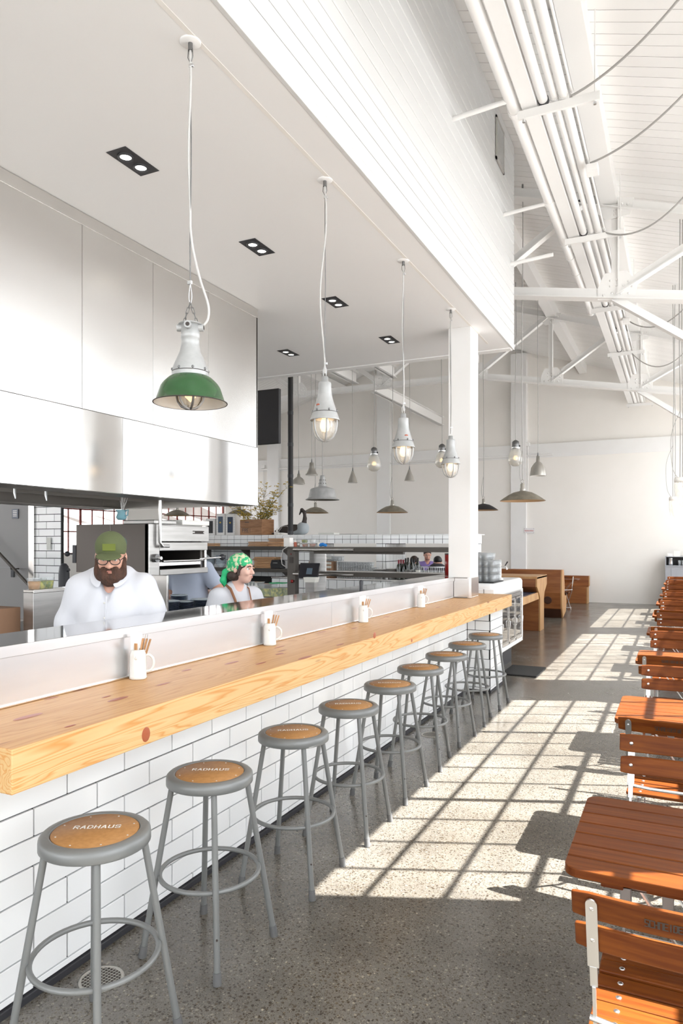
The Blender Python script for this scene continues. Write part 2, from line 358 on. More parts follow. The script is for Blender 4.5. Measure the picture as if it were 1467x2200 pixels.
BL = {'S': [[(4, 6), (0, 6), (0, 3.2), (4, 2.8), (4, 0), (0, 0)]], 'C': [[(4, 6), (0, 6), (0, 0), (4, 0)]], 'H': [[(0, 0), (0, 6)], [(4, 0), (4, 6)], [(0, 3), (4, 3)]],
      'N': [[(0, 0), (0, 6), (4, 6), (4, 0)]], 'E': [[(4, 6), (0, 6), (0, 0), (4, 0)], [(0, 3), (3.4, 3)]], 'I': [[(2, 0), (2, 6)]],
      'D': [[(0, 0), (0, 6), (4, 6), (4, 1), (3, 0), (0, 0)]], 'R': [[(0, 0), (0, 6), (4, 6), (4, 3), (0, 3)], [(4, 2.4), (4, 0)]],
      'W': [[(0, 6), (0, 0), (4.6, 0), (4.6, 6)], [(2.3, 0), (2.3, 4.6)]], 'F': [[(4, 6), (0, 6), (0, 0)], [(0, 3), (3.2, 3)]]}
def letters(txt, h, w, glyphs, fn, adv=5.6, narrow=1.0):
    """text centred on origin; fn(u,v) -> 3D point"""
    mb = MB(); s = h/6; total = sum((adv if c != ' ' else 3.2) for c in txt)*s*narrow-1.6*s; x = -total/2
    for c in txt:
        if c == ' ': x += 3.2*s*narrow; continue
        off = 0
        for pl in glyphs[c]:
            for (a, b), (c2, d) in zip(pl[:-1], pl[1:]):
                p = Vector((a*s*narrow, b*s-h/2)); q = Vector((c2*s*narrow, d*s-h/2)); e = (q-p)
                if e.length < 1e-6: continue
                e.normalize(); p = p-e*w/2; q = q+e*w/2; n = Vector((-e.y, e.x))*w/2
                mb.add([fn(x+k.x, k.y) for k in (p-n, q-n, q+n, p+n)], [(0, 1, 2, 3)])
        x += adv*s*narrow
    return mb
# ------------------------------------------------------------ implicit surfaces for bodies
def _nets(F, org, h):
    neg = F < 0
    nx, ny, nz = F.shape
    corners = [(i, j, k) for i in (0, 1) for j in (0, 1) for k in (0, 1)]
    cnt = np.zeros((nx-1, ny-1, nz-1), np.int8)
    for i, j, k in corners: cnt += neg[i:nx-1+i, j:ny-1+j, k:nz-1+k]
    act = (cnt > 0) & (cnt < 8); idx = -np.ones(act.shape, np.int64); A = np.argwhere(act); idx[act] = np.arange(len(A))
    P = np.zeros((len(A), 3)); n = np.zeros(len(A))
    a0, a1, a2 = A.T
    for ax in range(3):
        for u in (0, 1):
            for v in (0, 1):
                o = [0, 0, 0]; ot = [q for q in range(3) if q != ax]; o[ot[0]] = u; o[ot[1]] = v; e = list(o); e[ax] = 1
                f0 = F[a0+o[0], a1+o[1], a2+o[2]]; f1 = F[a0+e[0], a1+e[1], a2+e[2]]; c = (f0 < 0) != (f1 < 0)
                t = np.where(c, f0/(f0-f1+1e-12), 0); pt = np.tile(np.array(o, float), (len(A), 1)); pt[:, ax] = t
                P += pt*c[:, None]; n += c
    P = (A+P/np.maximum(n, 1)[:, None])*h+org
    faces = []
    for ax in range(3):
        sl0 = [slice(None)]*3; sl1 = [slice(None)]*3; sl0[ax] = slice(0, -1); sl1[ax] = slice(1, None)
        a = neg[tuple(sl0)]; b = neg[tuple(sl1)]; ch = np.argwhere(a != b)
        ot = [q for q in range(3) if q != ax]
        ok = (ch[:, ot[0]] > 0) & (ch[:, ot[1]] > 0) & (ch[:, ot[0]] < F.shape[ot[0]]-1) & (ch[:, ot[1]] < F.shape[ot[1]]-1); ch = ch[ok]
        ins = a[tuple(ch.T)]
        q = []
        for u, v in ((1, 1), (0, 1), (0, 0), (1, 0)):
            c = ch.copy(); c[:, ot[0]] -= u; c[:, ot[1]] -= v; q.append(idx[tuple(c.T)])
        q = np.stack(q, 1); flip = ins if ax != 1 else ~ins; q[~flip] = q[~flip][:, ::-1]; faces.append(q)
    return P, np.concatenate(faces)
class SDF:
    def __init__(s): s.p = []
    def ell(s, c, r, k=.02, R=None): s.p.append(('e', Vector(c), Vector(r), k, R, 1)); return s
    def cap(s, a, b, ra, rb, k=.02): s.p.append(('c', Vector(a), Vector(b), ra, rb, k, 1)); return s
    def cut_ell(s, c, r, k=.01): s.p.append(('e', Vector(c), Vector(r), k, None, -1)); return s
    def cut_half(s, n, d, k=.005): s.p.append(('h', Vector(n), d, k)); return s     # removes n.x > d
    def chain(s, pts, rs, k=.02):
        for a, b, ra, rb in zip(pts[:-1], pts[1:], rs[:-1], rs[1:]): s.cap(a, b, ra, rb, k)
        return s
    def mesh(s, name, m, res=.009, disp=None):
        lo = Vector((9, 9, 9)); hi = -lo
        for q in s.p:
            if q[0] == 'e' and q[5] > 0: pts = [q[1]-Vector([max(q[2])]*3 if q[4] else q[2]), q[1]+Vector([max(q[2])]*3 if q[4] else q[2])]
            elif q[0] == 'c': r = max(q[3], q[4]); R = Vector((r, r, r)); pts = [q[1]-R, q[1]+R, q[2]-R, q[2]+R]
            else: continue
            for p in pts:
                for i in range(3): lo[i] = min(lo[i], p[i]); hi[i] = max(hi[i], p[i])
        lo -= Vector((.03,)*3); hi += Vector((.03,)*3)
        n = [int((hi[i]-lo[i])/res)+2 for i in range(3)]
        X, Y, Z = np.meshgrid(*[(lo[i]+np.arange(n[i])*res).astype(np.float32) for i in range(3)], indexing='ij')
        F = np.full(X.shape, 1.0, np.float32)
        for q in s.p:
            if q[0] == 'e':
                dx, dy, dz = X-q[1].x, Y-q[1].y, Z-q[1].z
                if q[4] is not None:
                    M = q[4]; dx, dy, dz = (M[0][0]*dx+M[1][0]*dy+M[2][0]*dz, M[0][1]*dx+M[1][1]*dy+M[2][1]*dz, M[0][2]*dx+M[1][2]*dy+M[2][2]*dz)
                r = q[2]; k0 = np.sqrt((dx/r.x)**2+(dy/r.y)**2+(dz/r.z)**2); k1 = np.sqrt((dx/r.x**2)**2+(dy/r.y**2)**2+(dz/r.z**2)**2)+1e-6
                D = k0*(k0-1)/k1; k = q[3]; sg = q[5]
            elif q[0] == 'c':
                a, b = q[1], q[2]; ab = b-a; L2 = max(ab.length_squared, 1e-9)
                t = np.clip(((X-a.x)*ab.x+(Y-a.y)*ab.y+(Z-a.z)*ab.z)/L2, 0, 1)
                D = np.sqrt((X-a.x-t*ab.x)**2+(Y-a.y-t*ab.y)**2+(Z-a.z-t*ab.z)**2)-(q[3]+(q[4]-q[3])*t); k = q[5]; sg = 1
            else:
                D = -(X*q[1].x+Y*q[1].y+Z*q[1].z-q[2]); k = q[3]; sg = -1
            if sg > 0:
                hh = np.maximum(k-np.abs(F-D), 0)/k; F = np.minimum(F, D)-hh*hh*k*.25
            else:
                D = -D if q[0] == 'e' else -D
                hh = np.maximum(k-np.abs(F-D), 0)/k; F = np.maximum(F, D)+hh*hh*k*.25
        if disp is not None: F = F+disp(X, Y, Z)
        P, Q = _nets(F, np.array(lo), res)
        me = bpy.data.meshes.new(name); me.from_pydata(P.tolist(), [], Q.tolist()); me.polygons.foreach_set('use_smooth', [True]*len(me.polygons)); me.materials.append(MT[m]); me.update(); return me
    def build(s, name, m, parent=None, res=.009, disp=None): return mesh_obj(name, s.mesh(name, m, res, disp), parent)
# ============================================================ SHELL
XR, XL, YB, YF = 1.6, -14.1, 20.5, -8.0     # right wall, left wall, back wall, wall behind the camera
RX = -6.27
def roofz(x): return 6.45-.323*(x+1.79) if x > RX else 6.45-.323*(RX+1.79)-.323*(RX-x)
struct(MB().box(XL-.2, XR+.2, YF-.2, YB+.2, -.15, 0).build('floor', 'polished_concrete'))
struct(MB().box(-80, 90, -60, 110, -.3, -.16).build('ground_outside', 'asphalt'))
struct(MB().prism([(XR, -.0), (XR+.15, -.0), (XR+.15, 0), (XR, 0)], 0, .01).build('trim_1', 'white_paint')) if False else None
# back wall with proud lower half, recessed upper gable, pilasters
bw = MB()
bw.prism([(XL, 0), (XR, 0), (XR, 4.48), (XL, 4.48)], YB, YB+.35)
bw.prism([(XL, 4.48), (XR, 4.48), (XR, roofz(XR)+.05), (RX, roofz(RX)+.05), (XL, roofz(XL)+.05)], YB+.12, YB+.35)
w = bw.build('wall_back', 'warm_wall'); struct(w)
MB().box(XL, XR, YB-.012, YB, 4.08, 4.475).build('cornice_band', 'white_paint', w, .004)
for x in (-4.15, -8.35, -12.4):
    MB().box(x-.22, x+.22, YB-.09, YB+.14, 0, roofz(x)-.1).build('pilaster', 'white_paint', w, .006)
# right wall: piers, sill, head, with steel windows between
rw = MB()
es = [YF]+[v for ab in WINY for v in ab]+[YB]
for a, b in zip(es[0::2], es[1::2]): rw.box(XR, XR+.22, a, b, 0, roofz(XR)+.05)
for a, b in WINY: rw.box(XR, XR+.22, a, b, 0, .9); rw.box(XR, XR+.22, a, b, 4.93, roofz(XR)+.05)
struct(rw.build('wall_right', 'warm_wall'))
def steel_window(name, axis, pos, a, b, z0, z1, pw, ph, m, side=1, depth=.05, opens=True, bw=.014):
    """glazing-bar window in plane axis=pos, from a..b, z0..z1"""
    n = max(1, round((b-a)/pw)); k = max(1, round((z1-z0)/ph)); dw = (b-a)/n; dh = (z1-z0)/k
    def bx(mb, u0, u1, v0, v1, t=depth, off=0):
        if axis == 'x': mb.box(pos+off-t/2, pos+off+t/2, u0, u1, v0, v1)
        else: mb.box(u0, u1, pos+off-t/2, pos+off+t/2, v0, v1)
    f = MB(); e = .045
    bx(f, a, b, z0, z0+e); bx(f, a, b, z1-e, z1); bx(f, a, a+e, z0, z1); bx(f, b-e, b, z0, z1)
    root = f.build(name, m); struct(root)
    heavy_u = (n//3, n-n//3); 
    for i in range(1, n):
        t = .045+bw-.014 if i in heavy_u else bw
        mb = MB(); bx(mb, a+i*dw-t/2, a+i*dw+t/2, z0, z1, depth*.5); mb.build('glazing_bar', m, root)
    for j in range(1, k):
        t = .04 if j in (3, k-3) and k > 5 else bw
        mb = MB(); bx(mb, a, b, z0+j*dh-t/2, z0+j*dh+t/2, depth*.5); mb.build('glazing_bar', m, root)
    g = MB()
    if axis == 'x': g.box(pos+side*.01-.002, pos+side*.01+.002, a, b, z0, z1)
    else: g.box(a, b, pos+side*.01-.002, pos+side*.01+.002, z0, z1)
    g.build('pane', 'window_glass', root)
    if opens and k > 5:   # centre vent sash pushed open on its side arms
        u0, u1 = a+heavy_u[0]*dw, a+heavy_u[1]*dw; v0, v1 = z0+3*dh, z0+(k-3)*dh; s = MB(); out = .55
        for u in (u0+.02, u1-.02): s.bar((pos+side*.03, u, v1), (pos+side*out, u, v0+.12), .035, .03)
        s.bar((pos+side*out, u0, v0+.12), (pos+side*out, u1, v0+.12), .035, .035)
        for j in (1, 2):
            p = j/3; s.bar((pos+side*(.03+(out-.03)*p), u0, v1+(v0+.12-v1)*p), (pos+side*(.03+(out-.03)*p), u1, v1+(v0+.12-v1)*p), .02, .02)
        s.build('vent_sash', m, root)
    return root
for i, (a, b) in enumerate(WINY): steel_window(f'window_{i+1}', 'x', XR+.11, a, b, .9, 4.93, .355, .48, 'window_white')
# left wall with red steel windows
LW = [(-6.5, -2.5), (-1, 3.6), (4.6, 9.3), (10.4, 15.3), (16.8, 20.1)]
lw = MB(); es = [YF]+[v for ab in LW for v in ab]+[YB]
for a, b in zip(es[0::2], es[1::2]): lw.box(XL-.22, XL, a, b, 0, roofz(XL)+.05)
for a, b in LW: lw.box(XL-.22, XL, a, b, 0, 1.35); lw.box(XL-.22, XL, a, b, 4.3, roofz(XL)+.05)
struct(lw.build('wall_left', 'warm_wall'))
for i, (a, b) in enumerate(LW): steel_window(f'window_{i+6}', 'x', XL-.1, a, b, 1.35, 4.3, .42, .62, 'red_window', -1, opens=False, bw=.034)
# wall behind the camera with two window bays
ff = MB(); ff.box(XL, XR, YF-.2, YF, 0, .9)
for a, b in ((XL, -12.8), (-8.6, -8.0), (-.4, XR)): ff.box(a, b, YF-.2, YF, .9, 4.7)
ff.prism([(XL, 4.7), (XR, 4.7), (XR, roofz(XR)), (RX, roofz(RX)), (XL, roofz(XL))], YF-.2, YF)
struct(ff.build('wall_front', 'warm_wall'))
steel_window('window_11', 'y', YF-.1, -12.8, -8.6, .9, 4.7, .42, .6, 'window_white', opens=False)
steel_window('window_12', 'y', YF-.1, -8.0, -.4, .9, 4.7, .42, .6, 'window_white', opens=False)
# ------------------------------------------------------------ roof of painted boards
cl = MB()
cl.prism([(XL-.3, roofz(XL-.3)+.03), (RX, roofz(RX)+.03), (XR+.3, roofz(XR+.3)+.03), (XR+.3, roofz(XR+.3)+.2), (RX, roofz(RX)+.2), (XL-.3, roofz(XL-.3)+.2)], YF-.2, YB+.3)
ceil = struct(cl.build('ceiling', 'ceiling_paint'))
bwid = .152; y = 2.2; i = 0; pl = MB()
L0 = Vector((RX, 0, roofz(RX))); L1 = Vector((XR, 0, roofz(XR)))
pl.bar((RX, bwid/2, roofz(RX)+.012), (XR, bwid/2, roofz(XR)+.012), bwid-.008, .022)
pm = pl.mesh('plank', 'roof_board')
while y < YB+.1:
    o = mesh_obj('plank', pm, ceil, (0, y, rnd.uniform(-.001, .001))); y += bwid
pl = MB(); y = 8.5
while y < YB: pl.bar((RX, y, roofz(RX)+.012), (XL, y, roofz(XL)+.012), bwid-.008, .022); y += bwid
stuff(pl.build('far_slope_boards', 'roof_board', ceil))
for x, y0, y1 in ((-.78, -2, 20.6), (-2.4, 8.8, 20.6), (-9.8, 8.8, 20.6)):
    MB().box(x-.1, x+.1, y0, y1, roofz(x)-.26, roofz(x)-.02).build('purlin', 'steel_white', ceil, .004)
dt = thing('smoke_detector', 'round white smoke detector on the roof boards beside the pipes', 'detector', (-.98, 6.2, roofz(-.98)-.01))
MB().box(-.07, .07, -.07, .07, -.05, 0).build('mounting_box', 'steel_white', dt, .004)
MB().lathe([(.0, -.115), (.03, -.115), (.055, -.10), (.075, -.075), (.075, -.05), (.03, -.05)], 20).build('sensor', 'steel_white', dt)
# ------------------------------------------------------------ trusses
def rivets(mb, pts, n, r=.016):
    n = Vector(n)
    for p in pts: mb.ball(Vector(p), r, 6, (1, .7, 1))
def truss(Y, label):
    t = thing('roof_truss', label, 'truss', (0, Y, 0), group=None)
    Y0 = 0
    def zb(x): return 5.33 if -8.5 <= x <= -4.0 else (5.33-.177*(x+4.0) if x > -4 else 5.33-.177*(-8.5-x))
    def member(name, a, b, h=.11, fl=.075):
        m = MB(); A = Vector((a[0], Y0, a[1])); B = Vector((b[0], Y0, b[1])); d = (B-A).normalized(); up = Vector((0, -1, 0)).cross(d)
        if up.z < 0: up = -up
        m.bar(A, B, .014, h, up); m.bar(A-up*(h/2), B-up*(h/2), fl*2, .012, up)
        return m.build(name, 'steel_white', t)
    xs = [XR, -4.0, -8.5, XL]
    for a, b in zip(xs[:-1], xs[1:]): member('bottom_chord', (a, zb(a)), (b, zb(b)), .13, .09)
    for a, b in ((XR, RX), (RX, XL)): member('top_chord', (a, roofz(a)-.22), (b, roofz(b)-.22), .13, .08)
    nodes = [-.71, -2.42, -4.0, -6.27, -8.5, -10.1, -11.8]
    for x in nodes: member('vertical', (x, zb(x)), (x, roofz(x)-.2), .08, .05)
    for a, b in ((-.71, .55), (-2.42, -1.1), (-4.0, -2.5), (-6.27, -4.1), (-6.27, -8.4), (-8.5, -10.0), (-10.1, -11.7)):
        member('diagonal', (a, zb(a)+.03), (b, roofz(b)-.25), .10, .06)
    member('knee_brace', (-.71, zb(-.71)-.05), (XR, 3.0), .09, .07); member('knee_brace', (-11.8, zb(-11.8)-.05), (XL, 3.0), .09, .07)
    for x in nodes:
        z = zb(x); g = MB(); g.prism([(x-.2, z-.05), (x+.24, z-.1), (x+.26, z+.1), (x+.14, z+.27), (x-.12, z+.27), (x-.2, z+.1)], Y0-.012, Y0-.024)
        pts = [(x+dx, Y0-.026, z+dz) for dx, dz in ((-.13, 0), (-.03, .01), (.07, -.01), (.16, -.02), (-.05, .1), (-.05, .17), (.02, .1), (.02, .17), (.1, .09), (.16, .13), (.2, .06))]
        rivets(g, pts, (0, -1, 0)); g.build('gusset_plate', 'steel_white', t)
        z = roofz(x)-.22; g = MB(); g.prism([(x-.2, z+.1), (x+.22, z+.02), (x+.18, z-.18), (x-.1, z-.2), (x-.2, z-.1)], Y0-.012, Y0-.024)
        rivets(g, [(x+dx, Y0-.026, z+dz) for dx, dz in ((-.12, 0), (-.02, 0), (.08, -.03), (.15, -.05), (0, -.1), (0, -.15), (.07, -.1))], (0, -1, 0)); g.build('gusset_plate', 'steel_white', t)
    return t
truss(3.45, 'white riveted steel roof truss nearest the camera, over the front end of the bar')
truss(9.35, 'white riveted steel roof truss just beyond the dropped bar ceiling')
truss(15.2, 'white riveted steel roof truss farthest away, nearest the back wall')
for x, y0, y1, z, lab in ((-6.46, 15.2, 20.5, 5.2, 'white I-beam running from the far truss to the back wall'),
                     (-5.93, 9.4, 15.15, 5.46, 'right one of two short white beams butting on the far truss'), (-6.9, 9.4, 15.15, 5.42, 'left one of two short white beams butting on the far truss')):
    b = MB(); b.box(x-.01, x+.01, y0, y1, z, z+.26); b.box(x-.08, x+.08, y0, y1, z, z+.015); b.box(x-.08, x+.08, y0, y1, z+.245, z+.26)
    tag(b.build('ceiling_beam', 'steel_white'), lab, 'beam')
# ------------------------------------------------------------ pipe run
def pipe(pts, r, name, label, cat='pipe', m='steel_white'):
    return tag(MB().tube(pts, r, 14).build(name, m), label, cat)
PZ = 5.42
pr = thing('water_pipe', 'thick white pipe on the left edge of the overhead pipe run', 'pipe', (-1.29, 0, PZ+.02))
MB().tube([(0, 0, 0), (0, 12.2, 0)], .052, 16).build('pipe_body', 'steel_white', pr)
for yy in (2.6, 4.4, 6.2, 8.0, 9.2, 9.7, 10.3, 12.15): MB().tube([(0, yy-.03, 0), (0, yy+.03, 0)], .06, 16).build('coupling', 'steel_white', pr)
tag(MB().box(-1.215, -1.085, -1.5, YB-.02, PZ-.03, PZ+.03).build('cable_tray', 'white_paint', None, .004), 'flat white cable tray running under the roof beside the pipes', 'tray')
for x, r, lab in ((-1.035, .040, 'white pipe next to the flat tray, thickest of the three middle pipes'), (-.945, .027, 'white pipe in the middle of the overhead run, between two thicker ones'),
                  (-.868, .038, 'white pipe right of centre in the overhead run'), (-.80, .011, 'thin white conduit on the right edge of the overhead pipe run')):
    pt = thing('ceiling_pipe', lab, 'pipe', (x, 0, PZ))
    MB().tube([(0, -1.5, 0), (0, YB-.02, 0)], r, 14).build('pipe_body', 'white_paint', pt)
    for yy in (6.13, 8.95, 11.8, 14.7): MB().tube([(0, yy-.02, 0), (0, yy+.02, 0)], r+.006, 14).build('clamp', 'black_trim' if x < -1 else 'steel_white', pt)
for i, yy in enumerate((3.3, 6.13, 8.95, 11.8, 14.7, 17.6, 20.3)):
    t = thing('pipe_hanger', ('first', 'second', 'third', 'fourth', 'fifth', 'sixth', 'last')[i]+' white strut from the camera carrying the overhead pipes', 'hanger', (0, yy, 0))
    b = MB(); b.box(-1.25, -.58, -.02, .022, PZ-.11, PZ-.06); b.box(-1.25, -.58, -.022, -.018, PZ-.12, PZ-.05); b.build('channel', 'steel_white', t)
    for x in (-1.2, -.62):
        MB().tube([(x, 0, PZ-.13), (x, 0, roofz(x)-.01)], .006, 6).build('threaded_rod', 'steel_white', t)
        MB().lathe([(0, -.145+PZ), (.014, -.145+PZ), (.014, -.125+PZ), (0, -.125+PZ)], 6, (x, 0, 0), False).build('nut', 'galvanised', t)
boxes = []
for i, (px, py, yy) in enumerate(((1272, 365, 7.3), (1345, 690, 12.6), (1150, 424, 9.8))):
    p = at(px, py, yy); t = thing('junction_box', ('white junction box on the pipe run, nearest the camera', 'white junction box on the pipe run beyond the first truss', 'small junction box on the roof behind the bar fascia')[i], 'box', p)
    MB().box(-.055, .055, -.06, .06, -.04, .04).build('housing', 'steel_white', t, .003); MB().box(-.05, .05, -.065, -.06, -.035, .035).build('cover', 'steel_white', t, .002)
    boxes.append(p)
# drooping cables from the pipe run to the pendants beside the windows
def sag(a, b, drop, n=18):
    a = Vector(a); b = Vector(b); return [a.lerp(b, i/n)-Vector((0, 0, drop*4*(i/n)*(1-i/n))) for i in range(n+1)]
for i, (a, b, dr) in enumerate(((( -.80, 6.1, 5.38), (.25, 5.4, 5.70), .12), ((-.78, 7.3, 5.4), (.30, 6.6, 5.70), .12), ((-.8, 8.95, 5.38), (.35, 8.2, 5.68), .3), ((-.8, 12.6, 5.4), (.40, 11.9, 5.66), .4), ((-.8, 14.6, 5.3), (.45, 14.2, 5.64), .5))):
    tag(MB().tube(sag(a, b, dr), .010, 8).build('power_cable', 'cord'), ('first', 'second', 'third', 'fourth', 'fifth')[i]+' grey cable from the camera sagging from the pipe run to the window side', 'cable')
# ============================================================ BAR CEILING AND FASCIA
ZS = 3.985
so = MB(); so.box(-9.0, -1.81, -2.0, 8.54, ZS, ZS+.12)
soffit = struct(so.build('ceiling_1', 'soffit_paint'))
MB().box(-2.03, -2.016+.012, -2, 8.15, ZS-.0015, ZS+.0).build('reveal_joint', 'warm_wall', soffit)
MB().box(-9.0, -1.81, 8.42, 8.54, ZS-.012, ZS).build('edge_board', 'soffit_paint', soffit)
fa = MB(); fa.box(-1.84, -1.812, -2.0, 8.53, ZS+.02, roofz(-1.8)-.02); fa.box(-9, -1.84, 8.44, 8.5, ZS+.1, 6.9)
fas = struct(fa.build('trim_1', 'board_white'))
b = MB(); b.box(-1.812, -1.785, -2.0, 8.545, ZS-.004, ZS+.062); b.build('edge_board', 'board_white', fas, .003)
bb = MB(); bb.box(-.011, .011, -2.0, 8.54, .004, .116); bm_ = bb.mesh('board', 'board_white'); z = ZS+.064; k = 0
while z < roofz(-1.79)-.1: 
    o = mesh_obj('board', bm_, fas, (-1.801, 0, z)); q = o.modifiers.new('b', 'BEVEL'); q.width = .005; q.segments = 1; z += .12
eb = MB(); eb.box(-9.0, -1.79, -.008, .008, .004, .116); em = eb.mesh('board', 'board_white'); z = ZS+.0
while z < 6.4: mesh_obj('board', em, fas, (0, 8.545, z)); z += .12
vg = thing('air_vent', 'white louvred air grille set high in the boarded fascia', 'vent', (-1.785, 7.77, 6.06))
f = MB(); 
for y0, y1, z0, z1 in ((-.19, .19, .21, .24), (-.19, .19, -.24, -.21), (-.19, -.16, -.24, .24), (.16, .19, -.24, .24)): f.box(0, .012, y0, y1, z0, z1)
f.box(0, .002, -.17, .17, -.22, .22); f.build('frame', 'vent_metal', vg)
sl = MB(); sl.bar((.006, -.165, 0), (.006, .165, 0), .014, .003, (1, 0, 1)); sm_ = sl.mesh('louvre', 'board_white')
for k in range(22): mesh_obj('louvre', sm_, vg, (0, 0, -.2+k*.019))
for i, (y, z) in enumerate(((6.0, 5.42), (8.0, 5.42), (8.35, 4.98))):
    tag(MB().tube([(-1.8, y, z-.03), (-1.30, y, z)], .022, 10).build('pipe_bracket', 'steel_white'), ('nearest', 'middle', 'farthest')[i]+' white stub bracket tying the thick pipe to the fascia', 'bracket')
# recessed twin downlights
DLP = [atz(286, 347, ZS), atz(552, 531, ZS), atz(720, 649, ZS), atz(836, 730, ZS), atz(619, 758, ZS)]
DLL = ['nearest the camera, left of the green lamp', 'second nearest, left of the middle lamp cord', 'third one, right of the middle lamp cord', 'fourth one, nearest the white column', 'small, past the steel hood']
for p, l in zip(DLP, DLL):
    t = thing('recessed_downlight', 'black twin spotlight in the bar ceiling, '+l, 'downlight', (p.x, p.y, ZS))
    b = MB(); b.box(-.075, .075, -.15, .15, -.003, -.001); b.build('trim_plate', 'black_trim', t)
    for s in (-1, 1):
        MB().lathe([(.048, -.004), (.048, -.012), (.036, -.012), (.034, -.005)], 20, (0, s*.066, 0)).build('bezel', 'black_trim', t)
        MB().lathe([(0, -.006), (.035, -.006)], 20, (0, s*.066, 0)).build('lamp', 'spot', t)
# ============================================================ TILED BAR
bar = thing('tiled_bar', 'long bar front clad in large glossy white bricks with black joints', 'bar', (-2.11, 4.5, 0))
def L(o, *a): return [v-o for v in a]
MB().box(-.24, -.010, -2.95, 3.11, 0, .916).build('backing', 'grout', bar)
MB().box(-.02, .012, -2.95, 3.11, 0, .028).build('skirting', 'black_trim', bar, .003)
TW, TH, J = .3085, .1045, .006
def tile_mesh(w, h, t=.012, name='brick', m='tile_white', plane='x', J=J):
    b = MB()
    if plane == 'x': b.box(-t, 0, J/2, w-J/2, J/2, h-J/2)
    else: b.box(J/2, w-J/2, 0, t, J/2, h-J/2)
    return b.mesh(name, m)
TC = {}
def put_tile(parent, x, y, z, w, h, plane='x', bev=True):
    k = (round(w, 3), round(h, 3), plane, bev)
    if k not in TC: TC[k] = tile_mesh(w, h, plane=plane, J=J if bev else .009)
    o = mesh_obj('brick', TC[k], parent, (x, y, z))
    if bev: q = o.modifiers.new('b', 'BEVEL'); q.width = .0015; q.segments = 1
    return o
def tile_run(parent, a0, a1, z0, z1, zrow, joint0, tw=TW, th=TH, plane='x', pos=0, stagger=True, bev=True):
    r = math.floor((z0-zrow)/th+1e-6); 
    while zrow+r*th < z1-.004:
        lo = max(z0, zrow+r*th); hi = min(z1, zrow+(r+1)*th)
        if hi-lo > .012:
            off = joint0+(.5*tw if (stagger and r % 2) else 0); k = math.floor((a0-off)/tw+1e-6)
            while off+k*tw < a1-.003:
                u0 = max(a0, off+k*tw); u1 = min(a1, off+(k+1)*tw)
                if u1-u0 > .012:
                    if plane == 'x': put_tile(parent, pos, u0, lo, u1-u0, hi-lo, plane, bev)
                    else: put_tile(parent, u0, pos, lo, u1-u0, hi-lo, plane, bev)
                k += 1
        r += 1
tile_run(bar, -2.95, 3.11, .03, .915, .058, 1.812-4.5+TW*.5)
pier = thing('tiled_pier', 'square white brick pier carrying the far end of the wooden counter', 'pier', (-1.849, 7.61, 0))
MB().box(-.5, -.010, .010, .58, 0, .914).build('backing', 'grout', pier)
MB().box(-.30, .006, -.006, .58, 0, .028).build('skirting', 'black_trim', pier, .003)
tile_run(pier, 0.004, .58, .03, .914, .058, 0, pos=0)
tile_run(pier, -.26, -.004, .03, .914, .058, -.26+.09, plane='y', pos=0)
MB().box(-.010, -.002, .0, .008, .03, .914).build('corner_joint', 'black_trim', pier)
# counter
ct = thing('wooden_counter', 'long thick solid fir bar counter with red knots along the white brick bar', 'counter', (-1.74, 4.76, .916))
cb = MB(); cb.box(-.46, 0, -3.344, 3.43, .0, .134); cb.build('slab', 'counter_fir', ct, .004)
def knot(y, z, ry, rz_): MB().lathe([(0, .0016), (.6, .0016), (.8, .0028), (1, .0008)], 20).build('knot', 'knot_red', ct)
for y, z, a, b_ in ((atx(313, 1578, -1.74).y, atx(313, 1578, -1.74).z, .022, .027), (atx(804, 1365, -1.74).y, atx(804, 1365, -1.74).z, .022, .02), (atx(884, 1376, -1.74).y, atx(884, 1376, -1.74).z, .016, .013), (atx(1065, 1310, -1.74).y, atx(1065, 1310, -1.74).z, .022, .016)):
    k = MB().lathe([(0, .0012), (.35, .0022), (.55, .0012), (.8, .0018), (1, .0003)], 20).build('knot', 'knot_red', ct)
    k.rotation_euler = (0, PI/2, 0); k.scale = (b_, a, 1); k.location = (0, y-4.76, z-.916)
for px, py, a, b_ in ((253, 1502, .012, .045), (497, 1424, .010, .05), (655, 1413, .012, .06), (730, 1385, .008, .04), (760, 1350, .008, .035), (228, 1497, .006, .02), (60, 1540, .014, .05), (110, 1500, .006, .03), (150, 1560, .006, .02), (350, 1470, .007, .03), (400, 1440, .009, .03), (560, 1425, .008, .04), (600, 1390, .006, .05), (690, 1358, .007, .06), (830, 1325, .007, .06), (600, 1405, .012, .03), (940, 1305, .007, .06)):
    q = atz(px, py, 1.05); k = MB().lathe([(0, .0008), (.6, .0012), (1, .0001)], 16).build('knot', 'knot_red', ct); k.scale = (a*1.35, b_*1.2, 1); k.location = (q.x+1.74, q.y-4.76, .1345)
# steel ledge and splashback
ls = thing('steel_ledge', 'raised stainless steel ledge and splashback behind the wooden counter', 'ledge', (-2.2, 1.4, 1.05))
for a, b_ in ((0, 2.55), (2.55, 5.08), (5.08, 5.985)) if False else ((0, 3.02), (3.02, 5.985)):
    MB().box(-.02, 0, a+.002, b_-.002, 0, .182).build('splash_panel', 'splash_steel', ls, .001)
    MB().box(-.31, .008, a+.001, b_-.001, .184, .226).build('shelf_top', 'ledge_steel', ls, .003)
MB().box(.008, .0098, 0, 5.985, .1842, .2255).build('front_lip', 'splash_steel', ls)
MB().box(-.01, .006, 0, 5.985, 0, .012).build('base_bead', 'steel_edge', ls, .004)
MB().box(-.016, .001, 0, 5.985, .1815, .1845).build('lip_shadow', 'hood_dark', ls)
MB().box(-.30, -.28, 0, 5.985, -1.0, .19).build('rear_panel', 'stainless_dull', ls)
